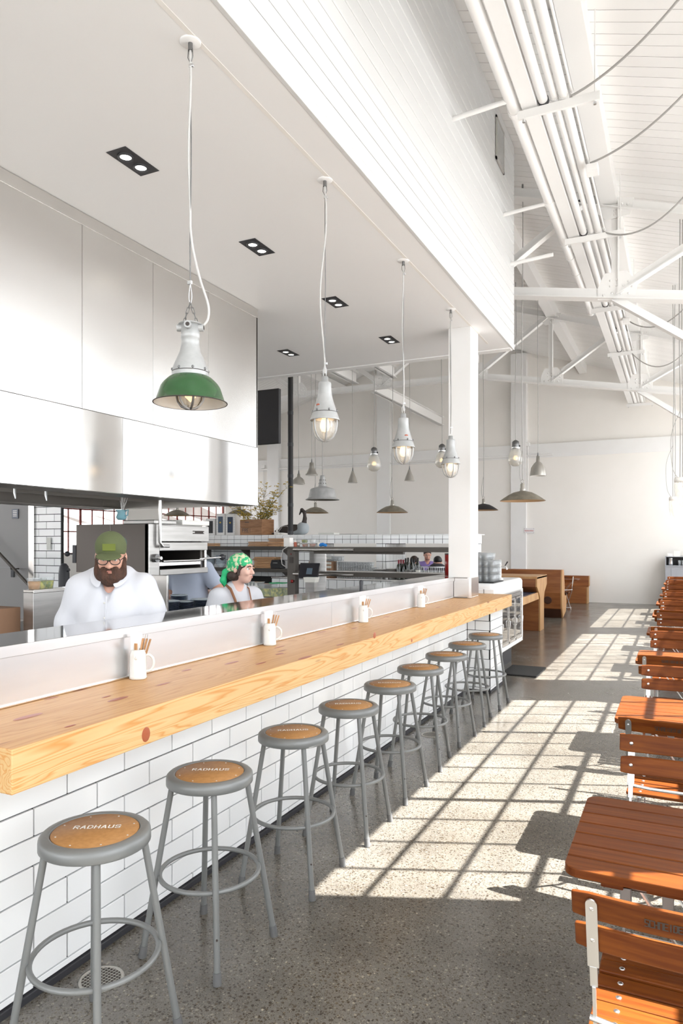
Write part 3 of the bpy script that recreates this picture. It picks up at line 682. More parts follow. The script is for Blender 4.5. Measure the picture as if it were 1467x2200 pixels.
MB().box(-.31, -.075, 5.99, 6.6, .184, .226).build('shelf_return', 'stainless', ls, .003)
# column
co = thing('white_column', 'square white column rising from the counter to the dropped ceiling', 'column', (-2.137, 7.56, 1.05))
MB().box(-.123, .123, -.16, .16, .0, ZS-1.05).build('shaft', 'white_paint', co, .004)
MB().box(-.127, .127, -.164, .164, 0, .226).build('steel_base', 'stainless', co, .003)
for x0, x1, y0, y1 in ((.105, .133, -.168, -.160), (-.1, .1, -.170, -.162)): MB().box(x0, x1, y0, y1, .002, .226).build('corner_strip', 'steel_edge', co, .002) if x0 > 0 else None
for z0 in (.004, .214): MB().box(-.09, .09, -.170, -.163, z0, z0+.01).build('panel_bead', 'hood_dark', co, .002); MB().box(.126, .131, -.13, .13, z0, z0+.01).build('panel_bead', 'steel_edge', co, .002)
# refrigerated back-bar cabinet
fc = thing('glass_door_fridge', 'white tiled fridge cabinet with steel framed glass doors at the end of the counter', 'fridge', (-1.95, 8.205, 0))
MB().box(-.43, 0, .0, 1.70, .985, 1.165).build('white_top', 'tile_white', fc, .05, seg=4)
MB().box(-.43, -.03, .02, 1.68, .30, .99).build('carcass', 'hood_dark', fc)
MB().box(-.06, 0, 0, 1.70, .29, .345).build('bottom_rail', 'tile_white', fc, .01); MB().box(-.06, 0, 1.655, 1.70, .3, 1.02).build('end_rail', 'tile_white', fc, .01)
MB().box(-.43, 0, -.012, 0, .9, 1.10).build('end_tiles', 'tile_white', fc, .01)
for x in (-.12, -.28): MB().box(x-.003, x+.003, -.0135, -.011, 1.05, 1.1).build('tile_joint', 'grout', fc)
MB().box(-.43, -.01, -.0135, -.011, 1.045, 1.05).build('tile_joint', 'grout', fc)
MB().box(-.41, -.15, .05, 1.65, 0, .30).build('plinth', 'black_trim', fc)
for k in range(4):
    y0 = .04+k*.403; d = MB(); 
    for a, b_, c, e in ((y0, y0+.398, .35, .375), (y0, y0+.398, .90, .925), (y0, y0+.022, .35, .925), (y0+.376, y0+.398, .35, .925)): d.box(-.028, -.004, a, b_, c, e)
    dd = d.build('door', 'steel_edge', fc); MB().box(-.018, -.014, y0+.02, y0+.378, .37, .905).build('door_glass', 'fridge_glass', dd)
    h = MB(); h.tube([(-.004, y0+.387, .55), (.012, y0+.387, .56), (.012, y0+.387, .64), (-.004, y0+.387, .65)], .0035, 6).build('door_handle', 'steel_edge', dd)
    MB().box(-.02, -.002, y0, y0+.398, .935, .975).build('vent_rail', 'stainless_dull', fc)
tag(MB().box(-2.0, -1.56, 8.75, 9.45, 0, .018).build('floor_mat', 'black_rubber', None, .006), 'black rubber mat on the floor in front of the fridge cabinet', 'mat')
# round floor drains
for i, (px, py) in enumerate(((217, 2104), (925, 1579))):
    p = atz(px, py, 0); t = thing('floor_drain', ('round perforated steel floor drain under the nearest stool', 'small round floor drain beside the sixth stool')[i], 'drain', (p.x, p.y, 0)); r = .075 if i == 0 else .075
    MB().lathe([(r*1.12, .001), (r*1.1, .004), (r*.96, .004), (r*.95, .002)], 32).build('rim', 'pewter', t)
    MB().lathe([(0, .0012), (r*.96, .0012)], 32).build('well', 'print_black', t)
    g = MB()
    for k in range(-5, 6):
        u = k*r/5.6; hh = math.sqrt(max(0, (r*.95)**2-u*u)); g.box(u-.0009, u+.0009, -hh, hh, .0015, .0035); g.box(-hh, hh, u-.0009, u+.0009, .0015, .0034)
    g.build('grate', 'pewter', t)
ORD = ['first', 'second', 'third', 'fourth', 'fifth', 'sixth', 'seventh', 'eighth', 'ninth', 'tenth', 'eleventh', 'twelfth', 'thirteenth', 'fourteenth', 'fifteenth', 'sixteenth', 'seventeenth', 'eighteenth', 'nineteenth', 'twentieth']; LAY = ['bottom', 'second', 'third', 'top']; ROW = ['front', 'second', 'third', 'fourth', 'rear']
# ============================================================ KITCHEN
HX, HB = -3.79, -5.85
hd = thing('exhaust_hood', 'huge brushed stainless steel kitchen exhaust hood hanging from the bar ceiling', 'hood', (HX, 2.0, 2.02))
hy = [-3.0]+[atx(p, 700, HX).y-2 for p in (176, 328, 447)]+[3.95]
hy = [-3.0, -1.2, hy[1]-.96+.0, hy[1], hy[2], hy[3], 3.95] if False else [-3.0, hy[1]-.92, hy[1], hy[2], hy[3], hy[4]]
for a, b_ in zip(hy[:-1], hy[1:]): MB().box(-.02, 0, a+.0015, b_-.0015, .578, 1.955-.075).build('upper_panel', 'hood_steel', hd, .001)
MB().box(-.02, .004, -3, 3.95, 1.875, 1.96).build('ceiling_trim', 'hood_steel', hd, .001)
jb = atx(262, 900, HX).y-2
for a, b_ in ((-3, jb-1.25), (jb-1.25, jb), (jb, 3.95)): MB().box(-.02, .006, a+.001, b_-.001, 0, .574).build('lower_band', 'hood_band_steel', hd, .002)
MB().box(-2.06, 0, 3.93, 3.952, .0, 1.95).build('end_panel', 'hood_steel', hd)
MB().box(-2.06, -2.03, -3, 3.93, 0, 1.95).build('rear_panel', 'hood_dark', hd)
MB().box(-2.03, -.02, -3, 3.93, .45, .48).build('canopy_lining', 'hood_dark', hd)
g = MB(); g.box(-.30, -.02, -3, 3.93, -.0, .012); g.box(-2.03, -1.8, -3, 3.93, 0, .012); g.box(-1.2, -1.17, -3, 3.93, .05, .35); g.build('drip_gutter', 'hood_dark', hd)
MB().box(-2.0, -1.75, -3, 3.9, .16, .19).build('grease_filter', 'hood_dark', hd)
for px in (33, 100): 
    p = atx(px*1.0, 1060, -4.2); MB().tube([(-.42, p.y-2, .3), (-.42, p.y-2, -.02), (-.41, p.y-2, -.06)], [.008, .009, .004], 8).build('sprinkler_nozzle', 'galvanised', hd)
# dark tv panel and black flue
p = at(560, 838, 7.6); q = at(598, 952, 7.6)
tv = thing('hanging_screen', 'black panel hung from the ceiling just past the end of the steel hood', 'screen', (0, 0, 0))
MB().box(p.x-.85, q.x, 7.6, 7.66, q.z, p.z).build('panel', 'tv_black', tv, .006)
MB().box(p.x-.5, p.x-.46, 7.66, 7.72, p.z-.2, ZS).build('bracket', 'black_trim', tv)
p = at(640, 1100, 11.9)
fl = thing('black_flue', 'tall black flue pipe standing on the tiled divider beside the goose', 'flue', (p.x, 11.6, 1.79))
MB().tube([(0, 0, 0), (0, 0, 5.4)], .05, 16).build('pipe_body', 'tv_black', fl)
for z in (.02, .55, 1.1, 1.7, 2.3): MB().tube([(0, 0, z), (0, 0, z+.06)], .055, 16).build('band', 'black_trim', fl)
# tiled divider with pass-through openings
YD = 11.35; DX0, DX1 = -8.7, -3.17
dv = thing('tiled_divider', 'thick white tiled divider wall with openings behind the pass shelves', 'divider', (DX0, YD, 0))
ox = [(-6.1-DX0, -4.78-DX0), (-4.6-DX0, -3.34-DX0)]
bk = MB(); 
for a, b_ in ((0, ox[0][0]), (ox[0][1], ox[1][0]), (ox[1][1], DX1-DX0)): bk.box(a, b_, .012, 1.0, 0, 1.7)
bk.box(0, DX1-DX0, .012, 1.0, 1.64, 1.775); bk.box(ox[0][0], ox[1][1], .012, 1.0, 0, 1.05)
bk.build('core', 'grout', dv)
def sq(a0, a1, z0, z1, zr, j0, th=.155): tile_run(dv, a0, a1, z0, z1, zr, j0, .1555, th, 'y', 0, False, False)
W_ = DX1-DX0
k = 0; x = 0
capm = MB(); capm.prism([(0, 0), (0, .055), (.014, .078), (.04, .085), (1.0, .085), (1.0, .07), (.012, .07), (.012, 0)], .0035, .152, 'x'); cm = capm.mesh('cap_tile', 'tile_white')
while x < W_-.05: o = mesh_obj('cap_tile', cm, dv, (x, 0, 1.715)); x += .1555
sq(0, W_, 1.632, 1.713, 1.632, 0)
sq(0, ox[0][0], 1.01, 1.632, 1.632-.155*10, 0); sq(ox[0][1], ox[1][0], 1.06, 1.632, 1.632-.155*10, 0); sq(ox[1][1], W_, 1.06, 1.632, 1.632-.155*10, 0)
def jamb(x):      # tiled faces looking towards +x
    for r in range(4):
        for c in range(6): 
            z = 1.632-.155*(r+1); put_tile(dv, x+.012, .012+c*.16, z, .158, .153, 'x', False)
jamb(ox[0][0]); jamb(ox[1][0]); jamb(W_)
MB().box(W_, W_+.012, 0, 1.0, 1.634, 1.80).build('end_cap', 'tile_white', dv)
for q_ in range(7): [put_tile(dv, W_+.012, .012+c_*.16, 1.012-.155*q_-.155, .158, .153, 'x', False) for c_ in range(6)] if 1.012-.155*q_ > .2 else None
# low tiled counter further left, seen under the chef's windows
lc = thing('low_tiled_counter', 'low square-tiled counter below the red windows behind the chef', 'counter', (-11.2, YD, 0))
MB().box(0, 2.3, .01, .6, 0, 1.1).build('core', 'grout', lc)
for r in range(2):
    for c in range(14): put_tile(lc, c*.1555, 0, 1.1-.155*(r+1)+.0, .1555, .155, 'y', False)
MB().box(0, 2.3, -.01, .6, 1.1, 1.12).build('top', 'tile_white', lc, .004)
# back-bar counter in front of the openings
bb_ = thing('back_bar', 'steel topped back bar counter with square white tiles under the openings', 'counter', (-6.28, 10.3, 0))
MB().box(-.0, 3.36, -.01, 1.03, 1.045, 1.065).build('steel_top', 'stainless', bb_, .003); MB().box(0, 3.36, .02, 1.0, 0, 1.045).build('carcass', 'grout', bb_)
for r in range(3):
    for c in range(21): put_tile(bb_, c*.1555, 0.008, 1.043-.155*(r+1), .1555, .155, 'y', False)
# wall shelves on the left part of the divider
for i, (z, lab) in enumerate(((1.515, 'upper'), (1.11, 'lower'))):
    s = thing('wall_shelf', lab+' dark steel shelf fixed to the tiled divider behind the woman', 'shelf', (-8.6, 11.03, z))
    MB().box(0, 2.28, 0, .31, .055, .065).build('plate', 'stainless_dull', s); MB().box(0, 2.28, -.008, 0, 0, .066).build('front_edge', 'bronze_steel', s)
    for x in (.3, 1.2, 2.1): MB().prism([(0, .0), (.3, .0), (.3, -.16)], x, x+.015, 'x').build('bracket', 'bronze_steel', s)
# pass: post and two long shelves
YP = 8.1
ps = thing('pass_shelf', 'two-tier dark steel food pass with a broad post and long shelves', 'shelf', (-4.62, YP, 0))
MB().box(-.06, .06, -.02, .08, .0, 1.57).build('post', 'bronze_steel', ps, .003)
MB().box(-.03, .03, -.026, -.02, 1.38, 1.46).build('switch_plate', 'print_black', ps); MB().ball((0, -.03, 1.50), .008, 8).build('red_lamp', 'red_plastic', ps); MB().ball((0.02, -.04, 1.14), .022, 8).build('red_knob', 'red_plastic', ps)
MB().tube([(-.06, 0, 1.6), (-.12, -.03, 1.56), (-.15, -.03, 1.45), (-.14, -.02, 1.36), (-.08, 0, 1.32)], .006, 6).build('power_cord', 'cord_white', ps)
for z0 in (1.55, 1.23):
    MB().box(-.03, 2.19, 0, .36, z0+.035, z0+.045).build('shelf_plate', 'stainless', ps); MB().box(-.03, 2.19, -.006, 0, z0-.015, z0+.046).build('front_edge', 'bronze_steel', ps, .002)
    MB().tube([(.04, -.03, z0+.01), (.92, -.03, z0+.01)], .022, 12).build('heat_lamp_tube', 'stainless', ps)
MB().box(.3, 1.55, .05, .12, 1.505, 1.535).build('lamp_rail', 'bronze_steel', ps)
MB().box(.1, .34, .3, .34, .9, 1.55).build('side_panel', 'stainless_dull', ps); 
for z in (1.43, 1.31, 1.36): MB().box(.37, .44, .28, .285, z, z+.03).build('ticket', 'label_paper', ps)
MB().box(2.15, 2.19, .05, .3, 0, 1.55).build('rear_post', 'bronze_steel', ps)
tag(MB().box(-4.9, -2.6, 7.2, 8.0, 0, .9).build('pass_worktop', 'stainless', None, .004), 'low steel worktop below the food pass', 'worktop')
# cook line under the hood
ck = thing('cook_line', 'long low stainless cooking range counter under the hood', 'counter', (-4.8, 2.0, 0))
MB().box(-.5, 1.0, 2.4, 3.4, .86, .92).build('worktop', 'stainless_dull', ck, .004); MB().box(-.5, .98, 2.4, 3.4, .1, .86).build('carcass', 'stainless_dull', ck)
MB().box(-.45, .9, 2.45, 3.35, 0, .1).build('plinth', 'black_trim', ck)
br = thing('salamander_broiler', 'stainless steel salamander broiler with dark side panel and rotary lever', 'broiler', (-4.82, 4.59, 1.39))
MB().box(0, .0+.82, 0, .01, 0, .42).build('side_panel', 'dark_panel', br, .002)
MB().box(.40, .405, -.003, 0, 0, .42).build('panel_seam', 'hood_dark', br)
MB().box(0, .78, .01, .78, .34, .42).build('body_top', 'stainless_dull', br); MB().box(0, .05, .01, .78, 0, .34).build('body_back', 'dark_panel', br); MB().box(0, .78, .76, .78, 0, .34).build('far_side', 'dark_panel', br)
MB().box(.78, .83, .0, .13, -.02, .42).build('control_panel', 'stainless_dull', br, .004)
MB().box(.78, .85, .13, .80, .27, .41).build('door_panel', 'stainless_dull', br, .004); MB().box(.78, .835, .13, .80, .19, .265).build('lower_panel', 'stainless_dull', br, .004)
MB().box(.79, .84, .13, .80, -.02, .03).build('front_rail', 'stainless_dull', br, .004)
MB().box(.1, .78, .13, .77, -.01, .0).build('drip_tray', 'stainless_dull', br); MB().box(.3, .8, .16, .74, .06, .10).build('broiler_rack', 'steel_edge', br)
MB().tube([(.84, .16, .10), (.84, .72, .10)], .011, 8).build('rack_handle', 'steel_edge', br)
MB().tube([(.80, .72, .11), (.86, .98, .12)], .009, 8).build('lever', 'steel_edge', br); MB().ball((.86, 1.0, .12), .03, 10).build('lever_knob', 'black_trim', br)
MB().box(.77, .80, .80, .83, .0, .22).build('lever_rack', 'steel_edge', br)
MB().tube([(.86, .1, .62), (.86, .1, .26), (.87, .12, .23), (.87, .2, .23)], .014, 10).build('gas_pipe', 'steel_edge', br)
MB().tube([(.83, .07, .13), (.86, .07, .13)], .035, 16).build('gas_valve', 'dark_iron', br); MB().tube([(.86, .07, .13), (.90, .07, .13)], .014, 10).build('valve_stem', 'steel_edge', br)
b = MB(); b.tube([(.852, .56, .345), (.852, .72, .345)], .004, 6); b.tube([(.852, .56, .365), (.852, .72, .365)], .004, 6); b.box(.85, .853, .59, .71, .347, .363); b.build('maker_badge', 'print_black', br)
MB().ball((-.13, .02, .16), .025, 10).build('left_knob', 'black_trim', br); MB().tube([(-.13, .02, .16), (0, .02, .16)], .007, 6).build('left_lever', 'black_trim', br); MB().box(-.04, 0, -.005, .02, .08, .24).build('left_rack', 'black_trim', br)
[MB().box(x_, x_+.04, y_, y_+.04, -.47, -.02).build('leg', 'hood_dark', br) for x_ in (.02, .12) for y_ in (.03, .70)]; MB().box(.0, .14, .03, .74, -.05, -.02).build('stand_rail', 'hood_dark', br)
for i, (y, w, h, lab, m) in enumerate(((.05, .36, .035, 'flat steel baking trays on the broiler, left pile', 'stainless_dull'), (.42, .5, .045, 'long white plastic tray lying on the broiler', 'enamel_white'))):
    tag(MB().box(-4.35+.0, -4.0, 4.62+y, 4.62+y+w*.8, 1.81, 1.81+h).build('baking_tray' if i == 0 else 'plastic_tray', m, None, .006), lab, 'tray')
sg = tag(MB().box(-4.12, -3.66, 4.42, 4.44, .92, 1.39).build('splash_guard', 'stainless', None, .003), 'upright steel splash guard standing on the cook line behind the chef', 'splash guard')
# near steel cabinet at the left
nc = thing('steel_cabinet', 'scratched stainless steel cabinet left of the chef', 'cabinet', (-4.0, 3.43, 0))
MB().box(-.10, 0, 0, .9, .1, 1.31).build('door_panel', 'stainless_dull', nc, .003); MB().box(-.10, .004, 0, .9, 1.3, 1.325).build('top', 'stainless', nc, .003)
MB().box(-.9, -.1, .06, .9, 0, 1.0).build('carcass', 'hood_dark', nc)
cbx = thing('cardboard_tray', 'shallow cardboard tray with crumpled paper at the left edge', 'tray', (-4.45, 3.2, 1.0))
MB().box(-.3, .3, -.1, .25, 0, .2).build('carton', 'cardboard', cbx, .004)
b = MB()
for k in range(9): b.ball((rnd.uniform(-.25, .2), rnd.uniform(-.05, .2), .215), rnd.uniform(.02, .045), 7, (1.3, 1, .5))
b.build('paper', 'napkin', cbx)
for i, (px, m, lab) in enumerate(((73, 'orange_soup', 'clear plastic tub of orange soup on the steel cabinet'), (85, 'pickle', 'middle plastic tub of chopped greens on the steel cabinet'), (101, 'pickle', 'right plastic tub of chopped greens on the steel cabinet'))):
    p = atx(px, 1262, -4.05); t = thing('deli_tub', lab, 'tub', (p.x, p.y, 1.325), group='plastic tubs on the steel cabinet')
    MB().lathe([(0, .002), (.036, .002), (.043, .055), (0, .055)], 16).build('food', m, t)
    MB().lathe([(0, 0), (.038, 0), (.047, .075), (.050, .078), (.046, .079)], 16).build('cup', 'drinking_glass', t)
# grey service wall, door edge, tiled pier, rail
gw = MB().box(-12.5, -8.42, 7.2, 7.4, 0, ZS).build('wall_1', 'grey_door'); struct(gw)
MB().box(-12.5, -8.47, 7.19, 7.2, 1.28, 1.29).build('rail_line', 'grey_paint', gw)
MB().box(-8.47, -8.36, 7.17, 7.42, 0, ZS).build('steel_corner', 'stainless', gw, .003)
tp = struct(MB().box(-8.36, -7.86, 7.212, 7.26, 0, ZS).build('wall_2', 'grout'))
tile_run(tp, -8.36, -7.86, .9, 2.6, .07, -8.36+.07, .3085, TH, 'y', 7.2, True, False)
t = thing('wall_plaque', 'small dark blue plaque on the grey service wall', 'sign', at(32, 1104, 7.19))
MB().box(-.065, .065, -.004, .004, -.07, .07).build('plate', 'navy', t, .002)
for k in range(4): MB().box(-.04, .04, -.006, -.004, .04-k*.025, .048-k*.025).build('print_line', 'vent_metal', t)
tag(MB().box(-.03, .03, -.01, .0, -.055, .055).build('wall_switch', 'black_trim'), 'black switch box on the grey wall under the handrail', 'switch').location = at(27, 1232, 7.19)
hr = thing('handrail', 'sloping bronze handrail on the grey service wall', 'handrail', (0, 0, 0))
a = at(-40, 1148, 7.05); b_ = at(70, 1266, 7.05); MB().tube([a, b_], .022, 12).build('rail', 'bronze_steel', hr)
q = a.lerp(b_, .58); MB().tube([q, q+Vector((0, 0, -.05)), q+Vector((0, .14, -.05))], .008, 8).build('bracket', 'bronze_steel', hr)
tag(MB().box(-.04, .04, 0, .003, -.09, .09).build('paper_notice', 'label_paper'), 'small paper notice stuck on the white brick pier behind the chef', 'notice').location = at(104, 1168, 7.18)
t = thing('black_dispenser', 'tall black airpot at the foot of the white brick pier behind the chef', 'airpot', at(137, 1272, 7.0)+Vector((0, 0, -.35)))
MB().lathe([(0, 0), (.07, 0), (.075, .02), (.072, .60), (.06, .70), (.03, .74), (0, .745)], 20).build('body', 'black_trim', t); MB().tube([(0, 0, .62), (.09, 0, .66)], .025, 10).build('spout', 'black_trim', t)
MB().box(-8.0, -7.2, 6.6, 7.15, 0, at(137, 1272, 7.0).z-.35).build('side_table', 'hood_dark'); tag(bpy.data.objects['side_table'], 'dark low cabinet under the black airpot', 'cabinet')
# blue jug above on broiler
t = thing('blue_jug', 'pale blue jug holding straws on top of the broiler', 'jug', atx(260, 1118, -4.3)); t.location.z = 1.845
MB().lathe([(0, 0), (.028, 0), (.045, .02), (.032, .06), (.05, .085), (.048, .086), (.03, .062), (0, .06)], 18).build('body', 'teal_ceramic', t)
MB().tube([(.035, .0, .075), (.075, 0, .085), (.07, 0, .04), (.035, 0, .03)], .006, 7).build('handle', 'teal_ceramic', t)
b = MB()
for k in range(9): b.tube([(rnd.uniform(-.02, .02), rnd.uniform(-.02, .02), .04), (rnd.uniform(-.05, .06), rnd.uniform(-.04, .04), rnd.uniform(.16, .24))], .0022, 5)
b.build('straws', 'napkin', t)
# ------------------------------------------------------------ crockery
def bowl(n, loc, lab, group, hi=True):
    t = thing('bowl', lab, 'bowl', loc, group=group); MB().lathe([(0, 0), (.04, 0), (.045, .006), (.095, .07), (.10, .085), (.097, .085), (.045, .012), (0, .01)], 20).build('bowl_body', 'bowl_pale', t)
    MB().lathe([(.1005, .077), (.1015, .086), (.0985, .086)], 20).build('rim', 'bowl_blue', t); return t
p1 = at(449, 1226, 11.15); p2 = at(472, 1226, 11.15)
bowl0 = bowl(0, (p1.x, 11.18, 1.176), 'pale bowl at the bottom of the left bowl stack on the lower tiled-wall shelf', 'stacked bowls on the lower shelf')
for s, (p, m, st) in enumerate(((p1, 4, 'left'), (p2, 6, 'right'))):
    for k in range(m+1):
        if s == 0 and k == 0: continue
        c = dup(bowl0, (p.x, 11.18, 1.176+.024*k), label=f"{ORD[k]} bowl from the bottom of the {st} bowl stack on the lower shelf")
def plate_stack(x, y, z, n, r, where):
    pm = MB().lathe([(0, 0), (r*.6, 0), (r, .012), (r*.985, .014), (r*.6, .004), (0, .004)], 24).mesh('plate', 'navy')
    for k in range(n):
        o = mesh_obj('plate', pm, None, (x, y, z+.0125*k)); tag(o, f'{ORD[k]} dark blue plate from the bottom, stack {where}', 'plate', 'plates '+where)
    o = mesh_obj('plate', MB().lathe([(0, 0), (r*.6, 0), (r, .012), (r*.985, .014), (r*.6, .004), (0, .004)], 24).mesh('plate', 'bowl_pale'), None, (x, y, z+.0125*n)); tag(o, f'pale rimmed plate on top of the stack {where}', 'plate')
for px, py, X, n, r, w_ in ((434, 1296, -3.86, 17, .11, 'at the cook line end'), (396, 1296, -3.95, 16, .085, 'mid cook line'), (362, 1300, -4.0, 17, .095, 'by the splash guard'), (384, 1275, -4.25, 18, .085, 'before the blue t-shirt')):
    p = atx(px, py, X); plate_stack(p.x, p.y, .92, n, r, w_)
# stuff on the shelves and divider
def cutting_boards(px, py, Y, z, n, w, d, where, jit=.04):
    for k in range(n):
        p = at(px, py, Y); b = MB(); b.box(-w/2, w/2, -d/2, d/2, .002, .028)
        o = b.build('serving_board', 'board_wood', None, .004); o.location = (p.x+rnd.uniform(-jit, jit), Y, z+.03*k); o.rotation_euler = (0, 0, rnd.uniform(-.08, .08))
        tag(o, f'{ORD[k]} wooden board from the bottom, {where}', 'board', 'serving boards '+where)
zs1, zs2 = 1.581, 1.176
cutting_boards(455, 1170, 11.2, zs1, 2, .26, .2, 'on the upper shelf next to the broiler', .01)
cutting_boards(560, 1165, 11.2, zs1, 3, .44, .22, 'on the upper shelf, left pile')
cutting_boards(597, 1160, 11.2, zs1, 5, .30, .22, 'on the upper shelf, right pile beside the white box', .02)
cutting_boards(574, 1225, 11.2, zs2, 7, .46, .24, 'on the lower shelf left of the receipt printer', .02)
p = at(596, 1228, 11.15); t = thing('receipt_printer', 'black receipt printer on the lower shelf beside the pass post', 'printer', (p.x, 11.16, zs2)); MB().prism([(-.1, 0), (.1, 0), (.1, .13), (.06, .16), (-.08, .16), (-.11, .08)], -.1, .1).build('body', 'tv_black', t, .01); MB().box(-.05, .05, -.103, -.1, .1, .106).build('paper_slot', 'label_paper', t)
t = thing('white_box', 'upright white router box on the pass above the post', 'box', at(620, 1164, 8.3)); t.location.z = 1.595; MB().box(-.055, .04, -.05, .05, 0, .125).build('case', 'enamel_white', t, .006)
def squeeze(px, Y, z, m, lab, s=1):
    p = at(px, 1170, Y); t = thing('squeeze_bottle', lab, 'bottle', (p.x, Y, z)); MB().lathe([(0, 0), (.028*s, 0), (.03*s, .01*s), (.03*s, .075*s), (.024*s, .085*s), (0, .085*s)], 14).build('body', m, t); MB().lathe([(.026*s, .085*s), (.024*s, .093*s), (.007*s, .10*s), (.003*s, .135*s), (0, .135*s)], 12).build('nozzle', 'enamel_white', t); return t
squeeze(634, 8.28, 1.595, 'rust_red', 'small red sauce bottle beside the white box', .75)
squeeze(684, 8.35, 1.595, 'enamel_white', 'small white sauce bottle right of the plastic tubs on the pass', .62)
for i, (px, z, m, lab) in enumerate(((655, 0, 'salsa', 'lower left tub of pink salsa on the pass'), (671, 0, 'salsa', 'lower right tub of pink salsa on the pass'), (654, .055, 'pickle', 'upper left tub with a green lid on the pass'), (671.5, .055, 'napkin', 'upper right empty frosted tub on the pass'))):
    p = at(px, 1170, 8.32); t = thing('deli_tub', lab, 'tub', (p.x, 8.32, 1.595+z)); MB().lathe([(0, .002), (.034, .002), (.042, .04), (0, .04)], 16).build('food', m, t); MB().lathe([(0, 0), (.036, 0), (.046, .05), (.049, .053), (0, .053)], 16).build('cup', 'drinking_glass', t)
p = at(640, 1170, 8.3); t = thing('metal_cup', 'small dull metal cup beside the plastic tubs on the pass', 'cup', (p.x, 8.3, 1.595)); MB().lathe([(0, 0), (.022, 0), (.028, .06), (.027, .06), (.02, .004), (0, .004)], 14).build('cup_body', 'pewter', t)
p = at(693, 1170, 8.3); b = MB()
for k in range(7): b.ball((rnd.uniform(-.04, .04), rnd.uniform(-.02, .02), .02+rnd.uniform(0, .02)), .024, 8, (1.2, 1, .8))
o = b.build('blue_cloth', 'blue_plastic'); o.location = (p.x, 8.3, 1.595); tag(o, 'crumpled bright blue glove or cloth on the pass shelf', 'cloth')
# steel pan, carton, pos screen, notepad
p = at(648, 1226, 8.2); t = thing('steel_pan', 'rectangular stainless food pan on the lower pass shelf', 'pan', (p.x, 8.25, 1.276)); b = MB(); b.prism([(-.085, 0), (.085, 0), (.1, .085), (-.1, .085)], -.06, .06); b.build('pan_body', 'stainless', t, .006); MB().box(-.115, .115, -.075, .075, .083, .089).build('rim', 'steel_edge', t, .002)
p = at(692, 1245, 10.6); t = thing('cardboard_box', 'open brown cardboard box on the back bar', 'box', (p.x, 10.62, 1.066)); b = MB(); b.box(-.2, .2, -.14, -.135, 0, .27); b.box(-.2, .2, .135, .14, 0, .27); b.box(-.2, -.195, -.14, .14, 0, .27); b.box(.195, .2, -.14, .14, 0, .27); b.box(-.2, .2, -.14, .14, 0, .005); b.build('carton', 'cardboard', t); MB().box(-.19, .19, -.13, .13, .25, .27).build('crate_top', 'cardboard', t)
for x in (-.1, .1): MB().ball((x, -.141, .05), .014, 8, (1, .1, 1)).build('hand_hole', 'print_black', t)
p = at(662, 1275, 7.7); t = thing('order_screen', 'tilted black order terminal at the end of the pass', 'terminal', (p.x, 7.72, .9)); o = MB().box(-.14, .14, -.012, .012, -.1, .1).build('display', 'screen', t, .006); o.rotation_euler = (-.35, .0, 0); o.location = (0, 0, .40); o2 = MB().box(-.03, .05, -.0135, -.012, -.05, .03).build('lit_panel', 'screen_lit', o); MB().prism([(-.08, 0), (.08, 0), (.02, .34), (-.02, .34)], .02, .05).build('stand', 'black_trim', t)
p = at(664, 1272, 7.3); t = thing('deli_tray', 'small clear tray of garnish on the ledge corner', 'tray', (p.x, 7.35, .9)); MB().prism([(-.07, .28), (.07, .28), (.085, .34), (-.085, .34)], -.05, .05).build('tray', 'plastic_clear', t, .004); MB().box(-.06, .06, -.04, .04, 0, .28).build('riser', 'stainless_dull', t)
o = MB().tube([(0, 0, 0), (0, 0, .05), (0.006, 0, .06)], [.014, .016, .01], 10).build('black_marker', 'black_trim'); p = at(775, 1262, 7.25); o.location = (p.x, 7.3, .9+.375); tag(o, 'small black cap standing on the ledge corner', 'cap'); o.location = atz(775, 1262, 1.276)
# pickle containers
for i, (px, h, m, lab) in enumerate(((546, .20, 'pickle', 'left clear container of pickles behind the woman'), (575, .18, 'pickle', 'middle clear container of pickles left of the post'), (600, .20, 'pickle', 'right clear container of pickles beside the post'))):
    p = at(px, 1290, 8.35); t = thing('pickle_container', lab, 'container', (p.x, 8.35, .9)); MB().box(-.1, .1, -.09, .09, .004, h*.62).build('pickles', m, t, .01); MB().box(-.105, .105, -.095, .095, 0, h).build('tub', 'drinking_glass', t, .012); MB().box(-.11, .11, -.1, .1, h*.95, h).build('lid', 'bandana_plain' if i == 2 else 'drinking_glass', t, .004)
tag(MB().box(-6.4, -4.75, 8.2, 8.7, 0, .9).build('rear_worktop', 'stainless_dull', None, .004), 'steel worktop holding the pickle containers', 'worktop')
for i, px in enumerate((534, 541, 548, 551)): squeeze(px, 8.6, .9+.12, 'plastic_clear', ('first', 'second', 'third', 'fourth')[i]+' clear squeeze bottle from the left behind the pickles', 1.3).location.z = .9
# crate, plant, cases, goose, devices on the divider top
ZT = 1.80
t = thing('wooden_crate', 'old wooden crate stencilled FREI holding a dried plant on the divider', 'crate', (0, 0, 0)); p = at(516, 1147, 11.5); q = at(554, 1147, 11.5); r = at(589, 1147, 11.5)
cw = r.x-p.x-.16; x0 = p.x; hh = .30
for k in range(2): MB().box(0, cw, -.012, 0, .002+k*hh/2, hh/2-.002+k*hh/2).build('side_plank', 'crate_wood', t, .002)
for k in range(2): MB().box(0, cw, .30, .312, .002+k*hh/2, hh/2-.002+k*hh/2).build('side_plank', 'crate_wood', t, .002)
MB().box(cw-.014, cw, 0, .3, 0, hh).build('end_plank', 'crate_wood', t, .002); MB().box(0, .014, 0, .3, 0, hh).build('end_plank', 'crate_wood', t, .002); MB().box(0, cw, 0, .3, 0, .012).build('base_plank', 'crate_wood', t)
letters('FREI', .065, .010, dict(BL, R=GL['R']), lambda u, v: (.19+u*1.05, -.0135, .09+v), 5.8).build('stencil_lettering', 'print_black', t, fix=False)
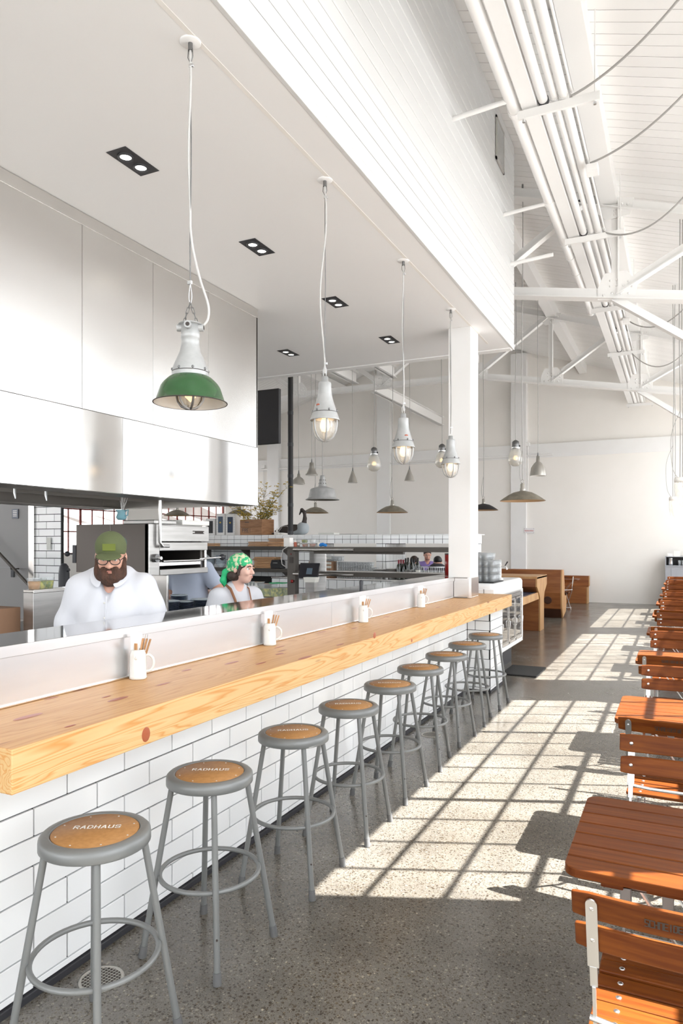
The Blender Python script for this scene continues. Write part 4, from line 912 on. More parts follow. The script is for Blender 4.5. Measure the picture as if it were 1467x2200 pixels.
MB().box(.14, .26, -.014, -.011, hh-.06, hh-.045).build('hand_slot', 'print_black', t)
t.location = (x0, 11.5, ZT); t.rotation_euler = (0, 0, -.25)
pl_ = thing('dried_fennel', 'tall spray of dried yellow flowering fennel rising from the crate', 'plant', (x0+.30, 11.62, ZT+.05))
st = MB(); fw = MB(); lf = MB(); R3 = random.Random(5)
for k in range(19):
    an = R3.uniform(-1.1, 1.15); ay = R3.uniform(-.5, .5); Ln = R3.uniform(.45, .95); pts = [Vector((R3.uniform(-.15, .15), R3.uniform(-.1, .1), 0))]
    for j in range(5): pts.append(pts[0]+Vector((math.sin(an*(.35+.16*j))*Ln*(j+1)/5, ay*Ln*(j+1)/5*.5, Ln*(j+1)/5*math.cos(an*.6))))
    st.tube(pts, [.006, .005, .004, .0035, .003, .002], 5)
    for j in range(2, 6):
        for u in range(5):
            e = pts[j]+Vector((R3.uniform(-.1, .1), R3.uniform(-.08, .08), R3.uniform(.0, .12))); st.tube([pts[j]-Vector((0, 0, .02)), e], .0015, 4)
            for w2 in range(6): fw.ball(e+Vector((R3.uniform(-.025, .025), R3.uniform(-.02, .02), R3.uniform(-.006, .008))), .010, 5, (1, 1, .6))
        for u in range(7):
            e = pts[j-1]+Vector((R3.uniform(-.1, .1), R3.uniform(-.08, .08), R3.uniform(-.02, .1))); lf.bar(pts[j-1], e, .004, .001)
st.build('stems', 'leaf', pl_); fw.build('flowers', 'flower', pl_); lf.build('leaves', 'leaf', pl_); [stuff(o) for o in pl_.children]
for i, (px0, px1, py, m, lab) in enumerate(((441, 462, 1114, 'tv_black', 'short white riveted case with a black panel, left of the taller two'), (464, 483, 1103, 'bowl_blue', 'tall white riveted case with a grey-blue panel, in the middle'), (484, 505, 1104, 'navy', 'tall white riveted case with a navy panel, next to the wooden crate'))):
    p = at(px0, 1147, 11.55); q = at(px1, py, 11.55); w2 = q.x-p.x-.01; h2 = q.z-ZT; t = thing('riveted_case', lab, 'case', (p.x, 11.55, ZT))
    MB().box(0, w2, 0, .2, 0, h2).build('shell', 'leather_white', t, .006); MB().box(w2*.22, w2*.78, -.006, 0, h2*.12, h2*.86).build('front_panel', m, t, .002)
    b = MB()
    for j in range(9):
        for u in (.09, .91): b.ball((w2*u, -.001, h2*(.05+j*.112)), .006, 6)
    b.build('rivets', 'pewter', t); MB().box(w2*.42, w2*.58, -.009, -.006, h2*.55, h2*.62).build('emblem', 'flower' if i else 'tv_black', t)
g = at(650, 1147, 11.95); t = thing('goose_decoy', 'dark long-necked goose decoy standing beside the black flue', 'decoy', (g.x, 11.95, ZT))
s = SDF(); s.ell((-.22, 0, .12), (.30, .12, .09), .03).ell((-.48, 0, .08), (.16, .06, .03), .03); s.build('body_back', 'goose_dark', t, .012)
s = SDF(); s.ell((.0, 0, .13), (.13, .115, .125), .03).ell((-.1, 0, .08), (.2, .1, .08), .03); s.build('breast', 'goose_pale', t, .012)
s = SDF(); s.chain([Vector((.02, 0, .2)), Vector((.045, 0, .32)), Vector((.035, 0, .44)), Vector((-.02, 0, .49))], [.06, .034, .03, .036], .03); s.cap((-.03, 0, .48), (-.075, 0, .40), .026, .012, .01); s.build('neck', 'goose_dark', t, .008)
for i, (px, w2, h2, m, lab) in enumerate(((706, .32, .035, 'label_paper', 'grey paper pad lying on the divider'), (735, .42, .012, 'tv_black', 'thin black folder lying on the divider'))):
    p = at(px, 1147, 11.7); o = MB().box(-w2/2, w2/2, -.12, .12, 0, h2).build('notepad' if i == 0 else 'black_folder', m, None, .002); o.location = (p.x, 11.7+i*.28, ZT); tag(o, lab, 'pad' if i == 0 else 'folder')
p = at(600, 1147, 11.7); t = thing('wifi_adapter', 'small white adapter with a looping cable on the divider', 'adapter', (p.x, 11.6, ZT)); MB().box(-.05, .05, -.03, .03, 0, .05).build('plug', 'enamel_white', t, .008); MB().lathe([(0, .05), (.022, .05), (.02, .09), (.006, .12), (0, .12)], 12).build('cap', 'enamel_white', t); MB().tube([(.02, 0, .04), (.12, 0, .16), (.22, 0, .17), (.3, 0, .1), (.34, 0, 0.005)], .004, 6).build('cable', 'cord_white', t); MB().tube([(-.05, 0, .03), (-.15, 0, .03), (-.18, 0, 0.005)], .012, 8).build('lead', 'black_trim', t)
# ------------------------------------------------------------ glasses, bottles, buckets
gl = MB().lathe([(0, 0), (.026, 0), (.029, .004), (.034, .13), (.0325, .13), (.027, .01), (0, .009)], 12); gm = gl.mesh('tall_glass', 'drinking_glass')
gs = MB().lathe([(0, 0), (.028, 0), (.031, .004), (.038, .085), (.036, .085), (.029, .012), (0, .010)], 12).mesh('tumbler', 'drinking_glass')
GC = {}
def glass(me, name, x, y, z, lab, group):
    if group:
        k = GC.get(group, [0])[0]; GC[group] = [k+1]
    return tag(mesh_obj(name, me, None, (x, y, z)), lab, 'glass', group)
for r_ in range(2):
    for c in range(8):
        for l in range(2):
            p = at(724+c*4.9, 1240, 10.6); glass(gm, 'tall_glass', p.x, 10.62+r_*.085, 1.066+l*.134, f'{ORD[c]} tall glass from the cardboard box, {"upper" if l else "lower"} tier, {ROW[r_]} row', 'tall glasses on the back bar')
for r_ in range(2):
    for c in range(8):
        for l in range(3 if c < 6 else 2):
            p = at(764+c*5.7, 1240, 10.6); glass(gs, 'tumbler', p.x, 10.62+r_*.095, 1.066+l*.088, f'{ORD[c]} short tumbler from the tall glasses, {LAY[l]} layer, {ROW[r_]} row, back bar', 'tumblers on the back bar')
for c in range(10):
    for r_ in range(2): p = at(686+c*5, 1208, 10.6); glass(gs, 'tumbler', p.x, 10.55+r_*.11, 1.066+.272, f'{ORD[c]} tumbler from the left on the cardboard box, {ROW[r_]} row', 'tumblers on the cardboard box')
def bucket(px, lab, w2=.09, h2=.16):
    p = at(px, 1240, 10.55); t = thing('steel_bucket', lab, 'bucket', (p.x, 10.55, 1.066)); MB().lathe([(0, 0), (w2*.72, 0), (w2, h2), (w2*1.04, h2), (w2*1.04, h2+.006), (w2*.96, h2+.002), (w2*.7, .006), (0, .006)], 22).build('bucket_body', 'galvanised', t); return t
bucket(816, 'low round steel bain-marie left of the wine bottles', .11, .15); bucket(842, 'left steel ice bucket in front of the dark bottles', .1, .16); bucket(881, 'right steel ice bucket holding dark bottles', .105, .15)
def bottle(px, Y, z, lab, s=1.0, red=True):
    p = at(px, 1240, Y); t = thing('wine_bottle', lab, 'bottle', (p.x, Y, z), group=None); MB().lathe([(0, 0), (.036*s, 0), (.038*s, .01*s), (.038*s, .19*s), (.03*s, .225*s), (.015*s, .25*s), (.0145*s, .31*s), (0, .31*s)], 14).build('bottle_body', 'bottle_glass', t)
    MB().lathe([(.0155*s, .25*s), (.0155*s, .312*s), (0, .312*s)], 12).build('foil', 'foil_red' if red else 'tv_black', t); MB().lathe([(.0385*s, .05*s), (.0385*s, .12*s)], 14).build('paper_label', 'label_paper', t)
names = ['first', 'second', 'third', 'fourth', 'fifth', 'sixth', 'seventh', 'eighth']
for i, (px, Y, z, red) in enumerate(((856, 10.45, 1.066, 1), (861, 10.62, 1.066, 1), (866, 10.5, 1.066, 1), (871, 10.55, 1.09, 0), (876, 10.5, 1.10, 0), (884, 10.62, 1.09, 0), (897, 10.5, 1.10, 0), (889, 10.7, 1.066, 0))):
    bottle(px, Y, z, names[i]+' dark wine bottle from the left on the back bar', 1.0, red)
rk = thing('glass_rack', 'wire rack of stemless glasses on the back bar in front of the man in purple', 'rack', (at(925, 1240, 10.6).x, 10.62, 1.066))
b = MB()
for z in (.01, .10, .2):
    b.tube([(-.24, -.14, z), (.24, -.14, z), (.24, .14, z), (-.24, .14, z)], .004, 6, closed=True)
for k in range(9):
    for s_ in (-.14, .14): b.tube([(-.24+k*.06, s_, .01), (-.24+k*.06, s_, .2)], .003, 5)
b.build('wire_frame', 'galvanised', rk)
for k in range(7):
    for r_ in range(2): glass(gm, 'tall_glass', rk.location.x-.2+k*.067, 10.57+r_*.1, 1.079, f'{ORD[k]} glass from the left in the wire rack, {ROW[r_]} row', 'glasses in the wire rack')
p = atz(992/1.0-18, 1243, 1.276) if False else at(965, 1240, 7.95); t = thing('red_container', 'dark red translucent cylinder on the ledge just left of the column', 'container', (p.x, 7.95, 1.276)); MB().lathe([(0, 0), (.055, 0), (.055, .25), (.05, .25), (.05, .005)], 20).build('cylinder', 'red_plastic', t); MB().lathe([(.056, .235), (.057, .25), (0, .252)], 20).build('lid', 'print_black', t)
# glass pyramid on the fridge cabinet
tag(MB().box(-2.37, -1.985, 8.33, 8.86, 1.1651, 1.177).build('bar_mat', 'black_rubber', None, .004), 'black rubber mat under the stack of water glasses on the fridge cabinet', 'mat')
for l in range(4):
    for r_ in range(5):
        for c in range(5):
            if l == 3 and (c > 3): continue
            glass(gs, 'tumbler', -2.335+c*.0775, 8.42+r_*.084, 1.178+l*.087, f'tumbler beside the column, {LAY[l]} layer, {ORD[c]} from left, {ROW[r_]} row', 'stacked water tumblers beside the column')
tpp = thing('beer_tap', 'white beer tap with chrome spout behind the stacked tumblers', 'tap', (at(1072, 1215, 9.3).x, 9.3, 1.165))
MB().lathe([(.05, 0), (.05, .012), (.028, .02), (.028, .20), (.02, .22), (0, .22)], 18).build('tower', 'enamel_white', tpp); MB().tube([(0, 0, .17), (.09, 0, .17), (.1, 0, .13)], .011, 10).build('spout', 'steel_edge', tpp); MB().tube([(.07, 0, .17), (.11, 0, .235)], [.006, .01], 8).build('tap_lever', 'black_trim', tpp)
glass(gm, 'tall_glass', at(1063, 1210, 9.1).x, 9.15, 1.166, 'single tall glass standing behind the stacked tumblers', None)
# kettle-ish jars at the ledge left
for i, px in enumerate((14, 22)):
    p = atz(px, 1350, 1.05); 
t = thing('metal_canister', 'shiny canister with crumpled foil at the extreme left behind the ledge', 'canister', (-2.75, 2.14, 1.02)); MB().lathe([(0, 0), (.06, 0), (.06, .12), (.05, .135), (0, .135)], 18).build('can', 'brass' if 'brass' in MT else 'pewter', t)
tag(MB().box(-2.95, -2.52, 1.4, 2.35, .98, 1.02).build('prep_shelf', 'stainless_dull', None, .003), 'narrow steel shelf behind the ledge at the left edge', 'shelf')
# ============================================================ STOOLS
SH = .716
def make_stool():
    t = thing('bar_stool', '', 'stool')
    MB().lathe([(.125, SH-.012), (.139, SH-.010), (.1405, SH-.001), (.146, SH), (.166, SH-.003), (.1735, SH-.010), (.175, SH-.022), (.175, SH-.040), (.171, SH-.043), (.168, SH-.040), (.168, SH-.02), (.125, SH-.02)], 48).build('seat_pan', 'stool_paint', t)
    sb = MB().lathe([(0, SH-.002), (.136, SH-.002), (.138, SH-.004), (.138, SH-.015), (0, SH-.015)], 48).build('seat_board', 'masonite', t)
    for k in range(8):
        a = 2*PI*(k+.5)/8; MB().ball((.122*math.cos(a), .122*math.sin(a), SH-.002), .0035, 6, (1, 1, .4)).build('screw', 'galvanised', sb)
    tx = letters('RADHAUS', .023, .0042, GL, lambda u, v: (u*math.cos(.0)-v*0, v+.025, SH-.0012), 6.3, .92).build('lettering', 'print_white', sb, fix=False)
    for k in range(4):
        a = PI/4+k*PI/2; c, s_ = math.cos(a), math.sin(a)
        l = MB().tube([(.148*c, .148*s_, SH-.03), (.262*c, .262*s_, .03)], [.0115, .0125], 14).build('leg', 'stool_paint', t)
        MB().tube([(.2595*c, .2595*s_, .045), (.2665*c, .2665*s_, .0)], [.0155, .0165], 14).build('rubber_foot', 'rubber', l)
        MB().tube([(.2510*c, .2510*s_, .16), (.2455*c+.009*c, .2455*s_+.009*s_, .16)], .004, 8).build('adjuster_hole', 'print_black', l)
    z = .313; r = .199
    MB().tube([(r*math.cos(2*PI*k/48), r*math.sin(2*PI*k/48), z) for k in range(48)], .0095, 12, closed=True).build('foot_ring', 'stool_paint', t)
    return t
SP = [(-1.71, 1.71), (-1.726, 2.35), (-1.72, 3.03), (-1.717, 3.67), (-1.727, 4.34), (-1.752, 5.02), (-1.76, 5.70), (-1.768, 6.38), (-1.775, 7.10)]
SR = [.02, -.05, .06, .04, -.03, .12, -.08, .1, .0]; nm = ['nearest', 'second', 'third', 'fourth', 'fifth', 'sixth', 'seventh', 'eighth', 'farthest']
st0 = make_stool()
for i, ((x, y), r) in enumerate(zip(SP, SR)):
    lab = f'{nm[i]} grey metal bar stool'+(' from the camera' if 0 < i < 8 else '')+' with round brown seat'+(', beside the floor drain' if i == 0 else (', against the white brick pier' if i == 8 else ''))
    base = PI/4*1.0-.0
    if i == 0: st0.location = (x, y, 0); st0.rotation_euler = (0, 0, r+.40); st0['label'] = lab; st0['group'] = 'bar stools along the counter'
    else: dup(st0, (x, y, 0), r+.40, lab)
# the stool legs stand square to the bar, only the printed seat is turned
for o in [o for o in bpy.data.objects if o.name.split('.')[0] == 'bar_stool']:
    o.rotation_euler.z -= .40
    for c in o.children:
        if c.name.startswith('seat_board'): c.rotation_euler.z = .50
# ============================================================ FOLDING CHAIRS
CX = .44
def make_chair():
    t = thing('folding_chair', '', 'chair')
    # faces +y ; origin on the floor under the back rest
    tilt = .28; zc = (.80, .715); 
    def backpt(z): return -(z-.45)*math.tan(tilt)+.04
    for n_, z in enumerate(zc):
        b = MB(); N = 12; hw = (.235, .23)[n_]
        for k in range(N):
            x0 = -hw+2*hw*k/N; x1 = -hw+2*hw*(k+1)/N
            f = lambda x: -.018*(1-(x/hw)**2)
            for s_ in (0,): pass
            vs = []
            for x in (x0, x1):
                for dz in (-.0365, .0365):
                    cz = dz
                    if k == 0 and x == x0 or k == N-1 and x == x1: cz = dz*.86
                    for dy in (-.0075, .0075): vs.append((x, backpt(z)+f(x)-cz*math.tan(tilt)*1+dy, z+cz*math.cos(tilt)))
            b.add(vs, [(0, 2, 3, 1), (4, 5, 7, 6), (2, 6, 7, 3), (0, 1, 5, 4), (1, 3, 7, 5), (0, 4, 6, 2)])
        import bmesh
        me = b.mesh('back_slat', 'chair_wood'); q = bmesh.new(); q.from_mesh(me); bmesh.ops.remove_doubles(q, verts=q.verts, dist=.0004)
        dd = {}
        for f_ in list(q.faces):
            key = tuple(round(c, 4) for c in f_.calc_center_median()); dd.setdefault(key, []).append(f_)
        for v in dd.values():
            if len(v) > 1: bmesh.ops.delete(q, geom=v, context='FACES_ONLY')
        bmesh.ops.recalc_face_normals(q, faces=q.faces); q.to_mesh(me); q.free()
        o = mesh_obj('back_slat', me, t); w = o.modifiers.new('bevel', 'BEVEL'); w.width = .005; w.segments = 2; w.limit_method = 'ANGLE'
        if n_ == 0:
            letters('SCHNEIDER WEISSE', .0178, .0026, BL, lambda u, v: (u, backpt(z)-.018*(1-(u/.235)**2)-v*math.tan(tilt)-.0085, z-.004+v*math.cos(tilt)), 5.5, .60).build('lettering', 'print_black', o, fix=False)
        for sx in (-1, 1):
            x = sx*.189; MB().ball((x, backpt(z)+.0085-.018*(1-(x/.235)**2), z), .0085, 10, (1, .45, 1)).build('rivet', 'galvanised', o)
            MB().ball((x, backpt(z)-.0145-.018*(1-(x/.235)**2), z), .006, 8, (1, .5, 1)).build('rivet', 'galvanised', o)
    # seat slats
    sz = .445
    sp_ = [(.075, .058), (.140, .058), (.205, .058), (.270, .058), (.335, .058), (.398, .05)]
    for k, (y, w) in enumerate(sp_):
        b = MB(); zz = sz+(.0, -.006, -.009, -.008, -.003, -.008)[k]
        o = b.box(-.21, .21, y-w/2, y+w/2, zz-.016, zz).build('seat_slat', 'chair_wood', t, .004)
        if k == 0: o.rotation_euler = (0, 0, 0)
        for sx in (-1, 1): MB().ball((sx*.15, y, zz), .0085, 10, (1, 1, .4)).build('rivet', 'galvanised', o)
    for sx in (-1, 1):
        x = sx*.189; f0 = -.018*(1-(x/.235)**2)-.013
        # flat strap carrying the back, twisting into the slim front leg
        s_ = MB(); pts = [(x, backpt(.812)+f0, .812), (x, backpt(.64)+f0, .64)]
        s_.bar(pts[0], pts[1], .026, .005, (0, 1, .2)); s_.tube([(x, backpt(.812)+f0-.0024, .812-.0007), (x, backpt(.812)+f0+.0024, .812+.0007)], .0128, 18)
        s_.bar(pts[1], (x, backpt(.585)+f0, .585), .017, .007, (0, 1, .2)); s_.bar((x, backpt(.585)+f0, .585), (x, .015, .45), .008, .014, (0, 1, .2)); s_.bar((x, .015, .45), (x, .18, .24), .008, .016, (0, 1, 1)); s_.bar((x, .18, .24), (x, .40, .006), .008, .016, (0, 1, 1))
        s_.build('back_leg_strap', 'galvanised', t)
        MB().bar((x*.92, .385, .425), (x*.92, .02, .006), .008, .016, (0, 1, 1)).build('leg', 'galvanised', t)
        MB().bar((x*.8, .05, .424), (x*.8, .42, .424), .016, .008).build('seat_rail', 'galvanised', t)
    MB().tube([(-.20, -.0, .02+.475), (-.1, -.012, .49), (.1, -.012, .49), (.20, 0, .495)], .0075, 10).build('cross_tube', 'galvanised', t)
    MB().tube([(-.2, .395, .43), (.2, .395, .43)], .006, 8).build('cross_tube', 'galvanised', t)
    MB().tube([(-.2, .05, .05), (.2, .05, .05)], .005, 8).build('stretcher', 'galvanised', t); MB().tube([(-.2, .365, .05), (.2, .365, .05)], .005, 8).build('stretcher', 'galvanised', t)
    return t
TL, TWD, TZ = 1.1, .64, .715
def make_table():
    t = thing('beer_table', '', 'table')     # origin: near-left corner on the floor
    n = 7; w = (TWD-.006*(n-1))/n
    for k in range(n):
        y0 = k*(w+.006); b = MB()
        if k in (0, n-1):
            r = .045; arc = [(r-r*math.cos(a), r-r*math.sin(a)) for a in [PI/2*j/6 for j in range(7)]]
            P0 = [(x, y0+y) for x, y in arc] + [(TL-x, y0+y) for x, y in reversed(arc)]+[(TL, y0+w), (0, y0+w)]
            if k == n-1: P0 = [(x, 2*y0+w-y) for x, y in P0][::-1]
            b.prism(P0, TZ-.026, TZ, 'z')
        else: b.box(0, TL, y0, y0+w, TZ-.026, TZ)
        b.build('table_slat', 'chair_wood', t, .003)
    for x in (.10, .95): MB().box(x, x+.06, .03, TWD-.03, TZ-.05, TZ-.027).build('batten', 'chair_wood', t, .003)
    MB().box(.22, .88, .04, .075, TZ-.05, TZ-.027).build('batten', 'chair_wood', t, .003)
    for yy in (.09, TWD-.09): MB().tube([(.15, yy, TZ-.062), (.95, yy, TZ-.062)], .009, 10).build('frame_tube', 'dark_iron', t)
    for x, x2 in ((.17, .62), (.93, .48)):
        for yy in (.16, TWD-.16): MB().bar((x, yy, TZ-.055), (x2, yy, .004), .018, .006, (1, 0, 0)).build('leg', 'galvanised', t)
    for yy in (.06, TWD-.06): pass
    MB().tube([(.6, .06, .03), (.6, TWD-.06, .03)], .006, 8).build('stretcher', 'galvanised', t); MB().tube([(.5, .06, .03), (.5, TWD-.06, .03)], .006, 8).build('stretcher', 'galvanised', t)
    MB().tube([(.4, .06, .36), (.4, TWD-.06, .36)], .005, 8).build('stretcher', 'galvanised', t)
    for x in (.15, .26): MB().box(x, x+.03, .05, .08, TZ-.1, TZ-.05).build('hinge_block', 'dark_iron', t, .003)
    return t
TY = [2.10, 3.98, 6.0, 7.9, 9.8, 11.7, 13.7, 15.6, 17.5]; ordn = ['first', 'second', 'third', 'fourth', 'fifth', 'sixth', 'seventh', 'eighth', 'ninth']
tb0 = make_table(); c0 = make_chair(); cxs = -.015
for i, y in enumerate(TY):
    lab = f'{ordn[i]} slatted reddish wooden table from the camera in the row beside the windows'
    if i == 0: tb0.location = (-.30, y, 0); tb0['label'] = lab; tb0['group'] = 'row of slatted tables'
    else: dup(tb0, (-.30+rnd.uniform(-.01, .01), y, 0), 0, lab)
    la = f'folding chair on the near side of the {ordn[i]} table, printed back to camera'
    lb = f'folding chair on the far side of the {ordn[i]} table, facing the camera'
    if i == 0: c0.location = (cxs+.022, 1.80, 0); c0['label'] = la; c0['group'] = 'slatted folding chairs along the tables'
    else: dup(c0, (cxs+rnd.uniform(-.02, .015), y-.37, 0), rnd.uniform(-.03, .03), la)
    dup(c0, (cxs+.0+rnd.uniform(-.0, .03), y+TWD+.40, 0), PI+rnd.uniform(-.03, .03), lb)
# ============================================================ BENCHES AND BOOTH BEYOND THE BAR
def lathe_knot(parent, M, r):
    o = MB().lathe([(0, .003), (.4, .006), (.7, .003), (.85, .006), (1, .0)], 24).build('knot', 'knot', parent); o.matrix_local = M; o.scale = (r, r, 1); return o
c1 = atz(1160, 1356, 0); x1 = c1.x; y1 = c1.y
b1 = thing('timber_booth', 'tall timber booth table with carved end panel next to the fridge cabinet', 'table', (x1, y1, 0))
prof = [(-.25, 0), (.25, 0), (.25, .60), (.33, .70), (.66, .84), (.66, 1.02), (-.66, 1.02), (-.66, .84), (-.40, .72), (-.25, .60)]
MB().prism([(y*.8+.2, z) for y, z in prof], -.03, 0, 'x').build('end_face', 'bench_wood_lit', b1, .004)
MB().prism([(y*.8+.2, z) for y, z in prof], -1.15, -.031, 'x').build('carved_panel', 'bench_wood', b1, .004)
MB().box(-1.15, .0, -.33, .73, .985, 1.03).build('top_slab', 'bench_wood_lit', b1, .004)
MB().box(-.5, -.02, -3.2, .06, .60, .73).build('side_beam', 'bench_wood_lit', b1, .006)
MB().box(-.5, -.05, -3.2, .04, .70, .735).build('seat_slab', 'navy', b1, .004)
lathe_knot(b1, Matrix.Translation((-.55, .065, .45)) @ Matrix.Rotation(PI/2, 4, 'X'), .05)
c2 = atz(1207, 1328.5, 0)
b2 = thing('log_bench', 'massive high-backed log bench with a big dark knot and cut end coloured as lit', 'bench', (c2.x, c2.y, 0))
prof = [(y*1.7+.04, z) for y, z in [(.04, 0), (.30, .10), (.36, .25), (.36, .46), (.20, .47), (.19, .75), (.14, 1.0), (.12, 1.055), (-.0, 1.055), (-.03, .85), (-.05, .55), (-.03, .22)]]
MB().prism(prof, -.03, 0, 'x').build('cut_end', 'bench_wood_lit', b2, .004); MB().prism(prof, -4.2, -.031, 'x').build('log_body', 'bench_wood', b2, .006)
MB().prism([(.095, 0), (.12, 0.0), (.0, .2), (-.02, .2)], -4.2, -.031, 'x').build('bark_edge', 'knot', b2)
lathe_knot(b2, Matrix.Translation((-.30, -.045, .39)) @ Matrix.Rotation(PI/2+.05, 4, 'X'), .085)
tag(MB().box(-7.5, -2.9, 9.97, 10.2, 0, 1.06).build('x', 'bench_wood'), '', '') if False else None
c3 = atz(1260.7, 1297.6, 0)
b3 = thing('wall_bench', 'low timber bench with back rest standing against the back wall', 'bench', (c3.x, 20.05, 0))
MB().box(-4.5, -.03, -.1, .25, 0, .44).build('seat_block', 'bench_wood', b3, .006); MB().box(-.03, 0, -.1, .25, 0, .44).build('seat_end', 'bench_wood_lit', b3, .004)
MB().box(-4.5, .0, .16, .36, .46, .74).build('back_beam', 'bench_wood', b3, .006); MB().box(-.001, .012, .16, .36, .46, .74).build('back_end', 'bench_wood_lit', b3, .003)
MB().box(-4.5, .0, .10, .30, .44, .46).build('joint_board', 'bench_wood', b3, .003)
lathe_knot(b3, Matrix.Translation((-.55, -.103, .28)) @ Matrix.Rotation(PI/2, 4, 'X'), .05)
dup(tb0, (-3.4, 18.6, 0), 0, 'small slatted table beyond the log bench, in front of the wall bench')
dup(c0, (-2.52, 17.9, 0), .5, 'lone slatted folding chair between the log bench and the wall bench')
# grey cabinet at the end of the table row
gc = thing('grey_cabinet', 'grey painted service cabinet with open top shelf against the back wall', 'cabinet', (-.30, 19.9, 0))
MB().box(0, 1.3, 0, .5, 0, 1.04).build('body', 'cabinet_grey', gc, .004); MB().box(-.01, 1.31, -.02, .5, 1.04, 1.065).build('worktop', 'cabinet_grey', gc, .003)
for z in (.72, .38): MB().box(.14, 1.1, -.006, 0, z, z+.26).build('drawer_front', 'cabinet_grey', gc, .006)
MB().box(0, 1.3, .3, .5, 1.065, 1.30).build('shelf_back', 'tv_black', gc); MB().box(0, 1.3, .05, .5, 1.28, 1.30).build('shelf_top', 'cabinet_grey', gc, .003); MB().box(0, .02, .05, .5, 1.065, 1.28).build('shelf_side', 'cabinet_grey', gc)
t = thing('steel_pitcher', 'steel water pitcher on the grey service cabinet', 'pitcher', (-.17, 20.02, 1.065)); MB().lathe([(0, 0), (.05, 0), (.055, .05), (.045, .17), (.055, .19), (.05, .19), (.04, .17), (.05, .05)], 18).build('pitcher_body', 'galvanised', t)
tag(MB().box(-.25, -.12, 19.98, 20.12, 1.30, 1.38).build('paper_stack', 'napkin'), 'small pale stack of paper on the grey cabinet', 'paper'); tag(MB().box(-.10, .05, 19.98, 20.12, 1.30, 1.44).build('napkin_box', 'enamel_white'), 'pale box on top of the grey cabinet', 'box')
for k in range(3):
    for j in range(2): glass(gm, 'tall_glass', .03+k*.078, 19.99+j*.08, 1.065, f'{ORD[k]} clear glass from the left on the grey cabinet, {ROW[j]} row', 'glasses on the grey cabinet')
# sign on the pilaster (German 'no smoking' enamel plate)
p = at(1136, 1140, YB-.1); t = thing('enamel_sign', 'small white enamel sign with red German lettering on the pilaster', 'sign', (p.x, YB-.095, p.z))
MB().box(-.145, .145, -.006, .004, -.075, .075).build('plate', 'sign_white', t, .002)
def bfont(txt, size, name, m, parent, loc, rot=(PI/2, 0, 0), sx=1.0):
    cu = bpy.data.curves.new(name, 'FONT'); cu.body = txt; cu.size = size; cu.align_x = 'CENTER'; cu.align_y = 'CENTER'; cu.extrude = .0006
    ob = bpy.data.objects.new('tmp', cu); me = bpy.data.meshes.new_from_object(ob); bpy.data.objects.remove(ob); me.materials.clear(); me.materials.append(MT[m])
    o = mesh_obj(name, me, parent, loc); o.rotation_euler = rot; o.scale = (sx, 1, 1); return o
bfont('Rauchen verboten', .058, 'lettering', 'print_red', t, (0, -.0075, 0), sx=.58)
for sx in (-1, 1):
    for sz_ in (-1, 1): MB().ball((sx*.13, -.006, sz_*.06), .006, 6).build('screw', 'black_trim', t)
cnd = thing('wall_conduit', 'thin white conduit with junction box on the back wall near the pilaster', 'conduit', (0, 0, 0))
p = at(1133, 955, YB-.03); MB().tube([(p.x, YB-.03, p.z), (p.x, YB-.03, 2.9)], .014, 8).build('conduit', 'steel_white', cnd); MB().box(p.x-.06, p.x+.06, YB-.06, YB-.01, p.z-.05, p.z+.05).build('box', 'steel_white', cnd, .004)
p = at(565, 1003, YB-.03); c2_ = thing('wall_conduit', 'thin white conduit with junction box on the back wall left of the flue', 'conduit', (0, 0, 0)); MB().tube([(p.x, YB-.03, p.z), (p.x, YB-.03, 1.9)], .012, 8).build('conduit', 'steel_white', c2_); MB().box(p.x-.07, p.x+.07, YB-.06, YB-.01, p.z-.05, p.z+.05).build('box', 'steel_white', c2_, .004)
tag(MB().tube([(-12.9, YB-.04, 4.15), (-3.2, YB-.04, 4.15)], .03, 8).build('wall_pipe', 'steel_white'), 'thin white pipe running along the back wall below the cornice', 'pipe')
# ============================================================ PENDANT LAMPS
def cord(parent, z0, z1, r=.0045, sway=0, n=16, m='cord', name='cord', seed=0, ox=0):
    R = random.Random(seed); a = R.uniform(0, 6); pts = [(ox+sway*math.sin(a+5*i/n)*math.sin(PI*i/n), sway*.6*math.cos(a+4*i/n)*math.sin(PI*i/n), z0+(z1-z0)*i/n) for i in range(n+1)]
    return MB().tube(pts, r, 8).build(name, m, parent)
def canopy(t, zt):
    MB().lathe([(0, zt-.006), (.045, zt-.006), (.05, zt-.001), (.05, zt)], 24).build('ceiling_cover', 'soffit_paint', t); MB().tube([(0, 0, zt-.005), (0, 0, zt-.04)], .011, 10).build('cord_grip', 'dark_iron', t)
    MB().tube([(.011, 0, zt-.03), (.014, 0, zt-.07), (.002, 0, zt-.105), (-.014, 0, zt-.07), (-.011, 0, zt-.03)], .0022, 6).build('wire_loop', 'dark_iron', t)
    MB().box(-.006, .018, -.006, .006, zt-.118, zt-.104).build('wire_clamp', 'galvanised', t, .002)
